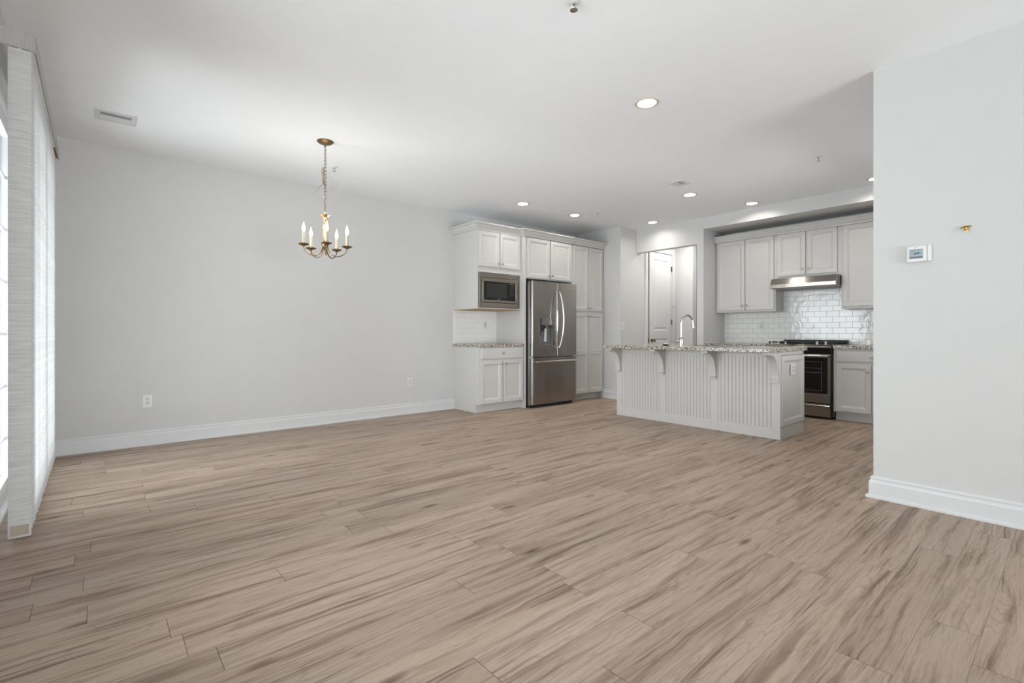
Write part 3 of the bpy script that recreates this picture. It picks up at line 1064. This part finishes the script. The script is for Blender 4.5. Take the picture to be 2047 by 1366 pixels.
o = M(RF).box(-1.957, -.88, 6.742, XA - .009, CT0, CT1).build('countertop', 'granite', bevel=.004)
tag(o, 'speckled granite countertop right of the range', 'countertop')
o = M(RF).box(-YA + .002, -2.722, 6.742, XA - .009, CT0, CT1).build('countertop', 'granite', bevel=.004)
tag(o, 'speckled granite countertop left of the range, behind the island', 'countertop')

# range
rg = thing('kitchen_range', (7.05, 2.34, 0), 'stainless slide-in range with black oven window and black cooktop', 'range')
x0, x1 = -2.716, -1.962
b = M(RF)
b.box(x0, x1, 6.79, XA - .02, .03, .895)
b.build('body', 'black_enamel', rg, bevel=.003)
M(RF).box(x0 + .03, x1 - .03, 6.81, 7.2, 0, .03).build('kick_plate', 'black_plastic', rg)
M(RF).box(x0 - .008, x1 + .008, 6.735, XA - .01, .9055, .917).build('cooktop', 'black_enamel', rg, bevel=.003)
M(RF).prism([(XA - .075, .917), (XA - .06, .962), (XA - .02, .965), (XA - .012, .917)], x0 - .005, x1 + .005, 'x').build('vent_trim', 'black_enamel', rg, bevel=.004)
M(RF).prism([(6.700, .872), (6.694, .889), (6.735, .9165), (6.79, .9165), (6.79, .872)], x0, x1, 'x').build('control_panel', 'stainless_h', rg, bevel=.002)
M(RF).box(x0 + .004, x1 - .004, 6.742, 6.79, .80, .871).build('front_fascia', 'black_glass', rg)
for kx in (-2.66, -2.575, -2.49, -2.13, -2.035):
    M(RF).lathe([(.020, 0), (.020, .005), (.016, .008), (.017, .026), (.013, .031)], (kx, 6.765, .917), 'z', 18).build('knob', 'chrome', rg)
for gx in (-2.61, -2.34, -2.07):
    b = M(RF)
    for d in (-.105, 0, .105):
        b.box(gx + d - .006, gx + d + .006, 6.83, 7.29, .930, .944)
    for yy in (6.835, 6.95, 7.17, 7.285):
        b.box(gx - .118, gx + .118, yy - .006, yy + .006, .930, .944)
    for d in (-.105, .105):
        for yy in (6.84, 7.28):
            b.box(gx + d - .007, gx + d + .007, yy - .007, yy + .007, .917, .931)
    b.build('burner_grate', 'cast_iron', rg, bevel=.002)
    for yy in (6.95, 7.17):
        M(RF).lathe([(.045, 0), (.045, .006), (.03, .008), (.03, .014), (.01, .016)], (gx, yy, .917), 'z', 20).build('burner', 'black_enamel', rg)
b = M(RF)
oz0, oz1 = .198, .795
b.box(x0 + .004, x0 + .055, 6.748, 6.79, oz0, oz1).box(x1 - .050, x1 - .022, 6.748, 6.79, oz0, oz1)
b.box(x0 + .055, x1 - .05, 6.748, 6.79, oz0, .308).box(x0 + .055, x1 - .05, 6.748, 6.79, .752, oz1)
od = b.build('oven_door', 'stainless_h', rg, bevel=.002)
M(RF).box(x0 + .055, x1 - .05, 6.752, 6.785, .308, .752).build('oven_window', 'black_glass', od)
b = M(RF)
b.box(x0 + .12, x1 - .115, 6.7505, 6.752, .345, .349).box(x0 + .12, x1 - .115, 6.7505, 6.752, .70, .704)
b.box(x0 + .12, x0 + .124, 6.7505, 6.752, .345, .704).box(x1 - .119, x1 - .115, 6.7505, 6.752, .345, .704)
b.box(x0 + .12, x1 - .115, 6.7505, 6.752, .565, .571).box(x0 + .12, x1 - .115, 6.7505, 6.752, .62, .624)
b.build('window_border', 'grey_plastic', od)
b = M(RF)
b.prism([(6.700, .758), (6.696, .772), (6.702, .785), (6.716, .785), (6.716, .758)], x0 + .02, x1 - .03, 'x')
b.box(x0 + .05, x0 + .075, 6.71, 6.75, .762, .782).box(x1 - .085, x1 - .06, 6.71, 6.75, .762, .782)
b.build('handle', 'stainless_h', od, bevel=.002)
rd = M(RF).box(x0 + .004, x1 - .022, 6.750, 6.79, .030, .186).build('drawer', 'stainless_h', rg, bevel=.002)
M(RF).prism([(6.726, .150), (6.722, .166), (6.730, .174), (6.752, .174), (6.752, .150)], x0 + .004, x1 - .022, 'x').build('handle', 'stainless_h', rd, bevel=.002)

# upper cabinets in the alcove
YU = 7.105                       # carcass front; doors 20 mm proud
up = thing('upper_cabinet', (7.25, 3.17, 1.36), 'pale grey two-door wall cabinet left of the range hood', 'cabinet')
M(RF).box(-3.590, -2.745, YU, XA - .009, 1.358, 2.3995).build('carcass', 'cabinet_paint', up, bevel=.0015)
door_leaf(RF, -3.560, -3.156, 1.384, 2.398, YU - .02, up, -3.188, 1.450)
door_leaf(RF, -3.146, -2.762, 1.384, 2.398, YU - .02, up, -3.120, 1.450)
up = thing('upper_cabinet', (7.25, 2.35, 1.79), 'short pale grey wall cabinet above the range hood', 'cabinet')
M(RF).box(-2.745, -1.966, YU, XA - .009, 1.786, 2.3995).build('carcass', 'cabinet_paint', up, bevel=.0015)
door_leaf(RF, -2.716, -2.369, 1.826, 2.398, YU - .02, up, -2.396, 1.902)
door_leaf(RF, -2.352, -2.007, 1.826, 2.398, YU - .02, up, -2.325, 1.902)
up = thing('upper_cabinet', (7.25, 1.43, 1.36), 'pale grey wall cabinet right of the range hood', 'cabinet')
M(RF).box(-1.966, -.90, YU, XA - .009, 1.358, 2.3995).build('carcass', 'cabinet_paint', up, bevel=.0015)
door_leaf(RF, -1.948, -1.43, 1.386, 2.398, YU - .02, up, -1.462, 1.45)
door_leaf(RF, -1.42, -.91, 1.386, 2.398, YU - .02, up, -1.388, 1.45)
cz = CROWN(2.400, 2.486, .060)
# crown along the alcove: outward is -X, travel towards -Y
o = M().sweep(cz, [(YU - .02, 3.594), (YU - .02, .90)]).build('crown_moulding', 'cabinet_paint')
tag(o, 'straight pale crown moulding over the cabinets around the range hood', 'moulding')

hood = thing('range_hood', (7.12, 2.34, 1.64), 'slim stainless under-cabinet range hood above the range', 'range hood')
hx0, hx1 = -2.738, -1.972
b = M(RF)
b.prism([(6.960, 1.785), (6.905, 1.700), (6.905, 1.655), (6.935, 1.648), (XA - .01, 1.648), (XA - .01, 1.785)], hx0, hx1, 'x')
b.build('canopy', 'stainless_h', hood, bevel=.002)
M(RF).box(hx0 + .25, hx1 - .055, 6.9025, 6.906, 1.664, 1.692).build('control_strip', 'satin_nickel', hood)
M(RF).box(hx0 + .03, hx1 - .03, 6.96, XA - .03, 1.642, 1.648).build('filter', 'vent_grey', hood)
b = M(RF)
for k in range(3):
    b.lathe([(.005, 0), (.005, .004)], (hx0 + .15 + k * .02, 6.905, 1.678), '-y', 10)
b.build('switch', 'black_plastic', hood)

# ------------------------------------------------------------------ hall door
hd = thing('door_2', (7.44, YP + .02, 0), 'white two-panel hall door standing slightly open', 'door')
hd['kind'] = 'structure'
T = Matrix.Translation((7.792, YP - .004, 0)) @ Matrix.Rotation(radians(.8), 4, 'Z') @ Matrix.Translation((-7.792, 0, 0))
b = M(T)
lx0, lx1, t = 7.100, 7.790, .036
b.box(lx0, lx0 + .115, 0, t, .008, 2.432).box(lx1 - .115, lx1, 0, t, .008, 2.432)
for a, c_ in ((.008, .24), (.96, 1.10), (2.315, 2.432)):
    b.box(lx0 + .115, lx1 - .115, 0, t, a, c_)
for a, c_ in ((.24, .96), (1.10, 2.315)):
    u0, u1 = lx0 + .115, lx1 - .115
    vs = []
    for i, d in ((0, 0), (.012, .009), (.03, .010), (.055, .003), (.06, .003)):
        vs += [(u0 + i, d, a + i), (u1 - i, d, a + i), (u1 - i, d, c_ - i), (u0 + i, d, c_ - i)]
    fs = []
    for r in range(4):
        for k in range(4):
            k2 = (k + 1) % 4
            fs.append((r * 4 + k, r * 4 + k2, r * 4 + 4 + k2, r * 4 + 4 + k))
    fs.append((16, 17, 18, 19))
    b.add(vs, fs)
leaf = b.build('door_leaf', 'trim_paint', hd)
M(T).lathe([(.030, 0), (.030, .006), (.012, .010), (.011, .032), (.022, .040), (.028, .052), (.026, .062), (.012, .068)], (7.165, 0, .93), '-y', 20).build('door_knob', 'antique_brass', leaf)
M(T).lathe([(.030, 0), (.030, .006), (.012, .010), (.011, .032), (.022, .040), (.028, .052), (.012, .068)], (7.165, t, .93), 'y', 20).build('door_knob', 'antique_brass', leaf)
M(T).box(7.0985, 7.100, .008, .028, .90, .96).build('latch_plate', 'antique_brass', leaf)
for z in (.25, 1.25, 2.19):
    M(T).lathe([(.007, 0), (.007, .09)], (7.795, -.006, z - .045), 'z', 10).box(7.765, 7.79, -.0015, 0, z - .045, z + .045).build('hinge', 'copper_tone', hd)
M(T).tube([(7.788, -.008, 1.525), (7.786, -.05, 1.52), (7.78, -.075, 1.50)], .005, 8).lathe([(.009, 0), (.009, .02)], (7.78, -.075, 1.48), 'z', 10).build('door_stop', 'satin_nickel', hd)
M().box(7.0625, 7.096, YP + .006, YP + .03, .005, 2.437).build('dark_gap_strip', 'gap_black', hd)  # black strip added to stand in for the dark gap beside the leaf
b = M()
for a, c_ in ((6.985, 7.052), (7.803, 7.870)):
    b.box(a, c_, YP - .018, YP, 0, 2.445)
b.box(6.985, 7.870, YP - .018, YP, 2.445, 2.512)
b.box(7.055, 7.062, YP, YP + .12, 0, 2.445).box(7.797, 7.80, YP, YP + .12, 0, 2.445).box(7.06, 7.80, YP, YP + .12, 2.438, 2.445)
struct(b, 'trim_1', 'trim_paint', 'white casing around the hall door', 'trim', bevel=.003)

# ------------------------------------------------------------------ chandelier
CXc, CYc = 1.533, 4.337
ch = thing('chandelier', (CXc, CYc, H), 'antique brass five-arm candle chandelier hanging by a chain from the ceiling', 'chandelier')
C3 = Vector((CXc, CYc, 0))
M().lathe([(.070, 0), (.070, .004), (.062, .012), (.045, .022), (.022, .028), (.010, .032), (.008, .05)], (CXc, CYc, H), '-z', 32).build('canopy', 'antique_brass', ch)


def link(b, c, ang, h=.036, wd=.0095, r=.0019, tilt=0):
    pts = []
    R = Matrix.Rotation(ang, 3, 'Z') @ Matrix.Rotation(tilt, 3, 'Y')
    for k in range(14):
        a = 2 * pi * k / 14
        p_ = Vector((wd * cos(a), 0, (h / 2 - wd) * (1 if sin(a) >= 0 else -1) + wd * sin(a)))
        pts.append(Vector(c) + R @ p_)
    b.tube(pts, r, 6, closed=True)


b = M()
z = H - .062
k = 0
while z > 2.125:
    link(b, (CXc, CYc, z), radians(90 * (k % 2) + 25))
    z -= .0305
    k += 1
random.seed(8)
for k in range(9):          # spare chain bunched up and hooked to itself
    link(b, (CXc - .010 + random.uniform(-.010, .006), CYc + random.uniform(-.012, .012), 2.50 - k * .016), random.uniform(0, pi), tilt=random.uniform(-.7, .7))
b.build('chain', 'antique_brass', ch)
fw, rt = Vector((.649, .761, 0)), Vector((.761, -.649, 0))


def smooth_path(P, n=10):
    P = [Vector(p_) for p_ in P]
    out = []
    for i in range(len(P) - 1):
        p0, p1, p2, p3 = P[max(i - 1, 0)], P[i], P[i + 1], P[min(i + 2, len(P) - 1)]
        for k in range(n):
            t = k / n
            out.append(.5 * ((2 * p1) + (p2 - p0) * t + (2 * p0 - 5 * p1 + 4 * p2 - p3) * t * t + (3 * p1 - p0 - 3 * p2 + p3) * t ** 3))
    out.append(P[-1])
    return out


A3 = lambda dx, z, dy=0: C3 + rt * dx + fw * dy + Vector((0, 0, z))
pts = smooth_path([A3(0, 2.70), A3(.004, 2.55), A3(.015, 2.475), A3(.07, 2.44, .02), A3(.095, 2.385, .03), A3(.07, 2.33, .02), A3(.01, 2.315), A3(-.004, 2.30)])
b = M().tube(pts, .0016, 6)
pts = smooth_path([A3(-.004, 2.40), A3(-.04, 2.345, -.01), A3(-.082, 2.285, -.02), A3(-.075, 2.262, -.02), A3(-.02, 2.262), A3(0, 2.20), A3(0, 2.11)])
b.tube(pts, .0016, 6).build('power_wire', 'satin_nickel', ch)
# ornament, twisted column, hub
b = M()
for k in range(6):
    a = 2 * pi * k / 6 + .3
    d = Vector((cos(a), sin(a), 0))
    tt = Vector((-sin(a), cos(a), 0))
    vs = []
    for s_, (rr, zz, ww) in enumerate(((.010, 2.052, .008), (.018, 2.072, .013), (.030, 2.088, .014), (.044, 2.094, .003))):
        for q in (-1, 1):
            for off in (0, .002):
                vs.append(C3 + d * rr + tt * q * ww + Vector((0, 0, zz + off)))
    fs = []
    for s_ in range(3):
        o_ = s_ * 4
        fs += [(o_, o_ + 2, o_ + 6, o_ + 4), (o_ + 1, o_ + 5, o_ + 7, o_ + 3), (o_, o_ + 4, o_ + 5, o_ + 1), (o_ + 2, o_ + 3, o_ + 7, o_ + 6)]
    b.add(vs, fs, True)
b.lathe([(.006, 2.125), (.012, 2.118), (.008, 2.108), (.016, 2.095), (.020, 2.075), (.014, 2.055), (.018, 2.045), (.012, 2.035)], (CXc, CYc, 0), 'z', 20)
b.build('leaf_ornament', 'gold_leaf', ch)
vs, fs = [], []
nz, na = 34, 24
for i in range(nz + 1):
    t = i / nz
    z = 1.86 + (2.04 - 1.86) * t
    for k in range(na):
        a = 2 * pi * k / na
        r = (.013 + .005 * sin(pi * t)) * (1 + .22 * cos(4 * (a + t * 5.0)))
        vs.append((CXc + r * cos(a), CYc + r * sin(a), z))
for i in range(nz):
    for k in range(na):
        k2 = (k + 1) % na
        fs.append((i * na + k, i * na + k2, (i + 1) * na + k2, (i + 1) * na + k))
M().add(vs, fs, True).build('twisted_column', 'gold_leaf', ch, angle=80)
M().lathe([(.004, 1.775), (.010, 1.785), (.008, 1.80), (.018, 1.815), (.030, 1.832), (.032, 1.846), (.022, 1.854), (.018, 1.866), (.012, 1.872)], (CXc, CYc, 0), 'z', 24).build('hub', 'antique_brass', ch)
base_ang = math.atan2(-CYc, -CXc) + radians(4)
RA = .186
for k in range(5):
    a = base_ang + 2 * pi * k / 5
    d = Vector((cos(a), sin(a), 0))
    Q = lambda r, z: C3 + d * r + Vector((0, 0, z))
    pts = smooth_path([Q(.018, 1.84), Q(.024, 1.80), Q(.045, 1.755), Q(.085, 1.733), Q(.130, 1.736), Q(.168, 1.762), Q(.184, 1.790), Q(RA, 1.812)], 8)
    arm = M().tube(pts, .0048, 10).build('arm', 'antique_brass', ch)
    M().lathe([(.010, 1.800), (.018, 1.806), (.040, 1.814), (.045, 1.821), (.043, 1.823), (.018, 1.815), (.014, 1.822), (.014, 1.832)], Q(RA, 0), 'z', 22).build('drip_pan', 'antique_brass', arm)
    M().lathe([(.0125, 1.816), (.0125, 1.918), (.009, 1.920)], Q(RA, 0), 'z', 18).build('candle_sleeve', 'candle_sleeve', arm)
    M().lathe([(.007, 1.918), (.010, 1.926), (.0150, 1.942), (.0155, 1.954), (.012, 1.972), (.006, 1.990), (.002, 2.004), (.0008, 2.010)], Q(RA, 0), 'z', 16).build('flame_bulb', 'flame_bulb', arm)
    lt = bpy.data.lights.new('candle_glow', 'POINT')
    lt.energy, lt.color, lt.shadow_soft_size = 0.8, (1, .93, .82), .015
    lo = bpy.data.objects.new('candle_glow', lt)
    COL.objects.link(lo)
    lo.location = Q(RA, 2.03)

# ------------------------------------------------------------------ recessed ceiling lights
labs = ['largest recessed ceiling light, nearest the viewer', 'recessed ceiling light over the microwave cabinet',
        'recessed ceiling light in front of the refrigerator', 'recessed ceiling light in front of the hall opening',
        'recessed ceiling light beside the kitchen ceiling vent', 'recessed ceiling light close to the range bulkhead',
        'recessed ceiling light half hidden by the thermostat wall', 'extra recessed ceiling light added unseen behind the thermostat wall']
proto = None
for (x, y), lab in zip(CANS, labs):
    if proto is None:
        proto = thing('recessed_light', (x, y, H), lab, 'ceiling light', 'recessed lights in the ceiling')
        M().lathe([(RC - .006, .0005), (.084, .0005), (.086, .003), (.083, .006), (RC - .004, .008), (RC - .008, .004)], (x, y, H), '-z', 36, ring=True).build('trim_ring', 'can_trim', proto)
        M().lathe([(RC - .004, -.004), (RC - .006, 0), (.061, .036), (.061, .040), (RC - .002, .040), (RC - .002, -.004)], (x, y, H), 'z', 32, ring=True).build('baffle', 'can_reflector', proto)
        M().lathe([(.060, .028), (.060, .034), (.020, .034)], (x, y, H), 'z', 32).build('lamp', 'lamp_glow', proto)
    else:
        c_ = copy_tree(proto, (x, y, H))
        c_['label'] = lab
area('hall_lamp', (7.5, 4.2, H - .02), (0, 0, -1), .25, .25, 9, (1, .97, .92), 'DISK')

# ------------------------------------------------------------------ sprinklers and vents
proto = None
for (x, y), lab in (((1.838, 4.945), 'chrome ceiling sprinkler behind the chandelier chain'), ((5.28, 4.36), 'chrome ceiling sprinkler in front of the refrigerator'),
                    ((5.255, 1.643), 'chrome ceiling sprinkler nearest the thermostat wall'), ((1.849, 1.683), 'chrome ceiling sprinkler at the top edge of the photo')):
    if proto is None:
        proto = thing('sprinkler', (x, y, H), lab, 'sprinkler', 'ceiling sprinklers')
        M().lathe([(.036, 0), (.036, .002), (.028, .006), (.012, .008)], (x, y, H), '-z', 24).build('escutcheon', 'white_plastic', proto)
        M().lathe([(.010, .006), (.010, .016), (.006, .018)], (x, y, H), '-z', 14).tube([(x - .011, y, H - .014), (x - .013, y, H - .026), (x - .004, y, H - .038), (x, y, H - .042)], .0022, 6).tube([(x + .011, y, H - .014), (x + .013, y, H - .026), (x + .004, y, H - .038), (x, y, H - .042)], .0022, 6).build('body', 'chrome', proto)
        M().lathe([(.004, .040), (.019, .043), (.020, .045), (.006, .046)], (x, y, H), '-z', 16).build('deflector', 'chrome', proto)
    else:
        c_ = copy_tree(proto, (x, y, H))
        c_['label'] = lab

for loc, sx, sy, lab in (((.113, 4.912), .25, .235, 'white ceiling vent with dark slot left of the chandelier'), ((5.0, 2.953), .19, .17, 'white ceiling vent between the kitchen ceiling lights')):
    x, y = loc
    v_ = thing('ceiling_vent', (x, y, H), lab, 'vent')
    b = M()
    ix, iy = sx / 2 - .03, sy / 2 - .045
    b.box(x - sx / 2, x + sx / 2, y - sy / 2, y - iy, H - .006, H).box(x - sx / 2, x + sx / 2, y + iy, y + sy / 2, H - .006, H)
    b.box(x - sx / 2, x - ix, y - iy, y + iy, H - .006, H).box(x + ix, x + sx / 2, y - iy, y + iy, H - .006, H)
    b.build('frame', 'trim_paint', v_, bevel=.002)
    M().box(x - ix, x + ix, y - iy, y + iy, H - .0012, H).build('duct_opening', 'vent_grey', v_)
    b = M()
    n = 6
    for k in range(n // 2, n):
        yy = y - iy + (k + .5) * 2 * iy / n
        sgn = 1 if k < n / 2 else -1
        b.prism([(yy - .010, H - .001 - .005 * (sgn > 0)), (yy + .010, H - .001 - .005 * (sgn < 0)), (yy + .010, H - .002 - .005 * (sgn < 0)), (yy - .010, H - .002 - .005 * (sgn > 0))], x - ix, x + ix, 'x')
    b.build('louvre', 'trim_paint', v_)

# ------------------------------------------------------------------ outlets, switch, thermostat, hook
def plate(name, T, w_, h_, lab, cat, kind, group=None):
    """wall plate centred on the frame origin, facing -y"""
    r = thing(name, T @ Vector((0, 0, 0)), lab, cat, group)
    b = M(T)
    b.box(-w_ / 2, w_ / 2, -.005, 0, -h_ / 2, h_ / 2)
    b.build('cover_plate', 'white_plastic', r, bevel=.002)
    if kind == 'duplex':
        for z in (-.0195, .0195):
            M(T).lathe([(.0165, 0), (.0165, .0068)], (0, 0, z), '-y', 20).build('socket', 'offwhite_plastic', r)
            b = M(T)
            b.box(-.0085, -.0060, -.0074, -.0066, z - .001, z + .009).box(.0060, .0085, -.0074, -.0066, z - .001, z + .009)
            b.lathe([(.0028, .0066), (.0028, .0074)], (0, 0, z - .008), '-y', 10)
            b.build('slot', 'shadow_dark', r)
    elif kind == 'double':
        for u in (-.023, .023):
            M(T).box(u - .0165, u + .0165, -.0068, 0, -.033, .033).build('socket', 'offwhite_plastic', r, bevel=.001)
            b = M(T)
            for z in (-.017, .017):
                b.box(u - .0085, u - .0060, -.0074, -.0066, z - .001, z + .009).box(u + .0060, u + .0085, -.0074, -.0066, z - .001, z + .009)
            b.build('slot', 'shadow_dark', r)
    elif kind == 'decora':
        M(T).box(-.0165, .0165, -.0068, 0, -.033, .033).build('socket', 'offwhite_plastic', r, bevel=.001)
        b = M(T)
        for z in (-.017, .017):
            b.box(-.0085, -.0060, -.0074, -.0066, z - .001, z + .009).box(.0060, .0085, -.0074, -.0066, z - .001, z + .009)
            b.lathe([(.0028, .0066), (.0028, .0074)], (0, 0, z - .008), '-y', 10)
        b.build('slot', 'shadow_dark', r)
    elif kind == 'rocker':
        M(T).prism([(-.0055, -.033), (-.0055, .033), (-.0095, .033), (-.0065, 0), (-.0058, -.033)], -.0165, .0165, 'x').build('rocker', 'offwhite_plastic', r)
    for z in (-h_ / 2 + .012, h_ / 2 - .012):
        M(T).lathe([(.003, .0045), (.003, .0056)], (0, 0, z), '-y', 8).build('screw', 'offwhite_plastic', r)
    return r


TR = Matrix.Translation
plate('wall_outlet', TR((.364, DW, .415)), .075, .120, 'white duplex wall outlet nearest the vertical blind', 'outlet', 'duplex')
plate('wall_outlet', TR((3.113, DW, .410)), .070, .115, 'white duplex wall outlet low on the wall nearest the base cabinet', 'outlet', 'duplex')
plate('wall_outlet', TR((4.349, DW - .008, 1.173)), .070, .115, 'white outlet on the tile under the microwave', 'outlet', 'decora')
plate('wall_outlet', TR((XA - .008, 3.04, 1.162)) @ RF, .070, .115, 'white outlet on the subway tile left of the range', 'outlet', 'decora')
plate('wall_outlet', TR((5.425, IY0 - .004, .683)), .118, .115, 'white double outlet on the end panel of the island', 'outlet', 'double')
plate('light_switch', TR((6.374, YP, 1.167)), .072, .115, 'white rocker light switch on the wall beside the pantry', 'switch', 'rocker')

TT = TR((XRW, .646, 1.537)) @ RF
th = thing('thermostat', (XRW, .646, 1.537), 'white digital thermostat on the right wall', 'thermostat')
M(TT).box(-.0585, .0585, -.006, 0, -.050, .050).build('wall_plate', 'white_plastic', th, bevel=.003)
M(TT).box(-.056, .040, -.027, -.006, -.049, .049).build('body', 'white_plastic', th, bevel=.004)
M(TT).box(.0405, .058, -.0285, -.006, -.049, .049).build('side_cover', 'white_plastic', th, bevel=.004)
M(TT).box(-.046, .024, -.0278, -.0265, -.032, .030).build('screen_bezel', 'offwhite_plastic', th)
sc_ = M(TT).box(-.043, .020, -.0286, -.0277, -.028, .026).build('screen', 'lcd_screen', th)
M(TT).box(-.020, -.010, -.0290, -.0285, -.004, .006).box(-.006, .004, -.0290, -.0285, -.002, .008).build('digit', 'black_plastic', sc_)
M(TT).box(-.024, -.006, -.0274, -.0268, .035, .038).build('brand_mark', 'vent_grey', th)

THK = TR((XRW, .435, 1.655)) @ RF
hk = thing('wall_hook', (XRW, .435, 1.655), 'small brass hook on the right wall beside the thermostat', 'hook')
b = M(THK)
b.tube(smooth_path([(-.024, -.008, .006), (-.014, -.014, .014), (0, -.012, .015), (.014, -.014, .014), (.022, -.008, .012)], 5), .003, 8)
b.build('arm', 'bright_brass', hk)
M(THK).box(-.007, .007, -.004, 0, -.012, .018).build('back_plate', 'bright_brass', hk, bevel=.0015)
M(THK).tube(smooth_path([(-.006, -.004, .016), (-.008, -.014, .004), (-.005, -.018, -.012), (0, -.018, -.018), (.005, -.018, -.012), (.008, -.014, .004), (.006, -.004, .016)], 5), .003, 8).build('loop', 'bright_brass', hk)

bpy.context.view_layer.update()
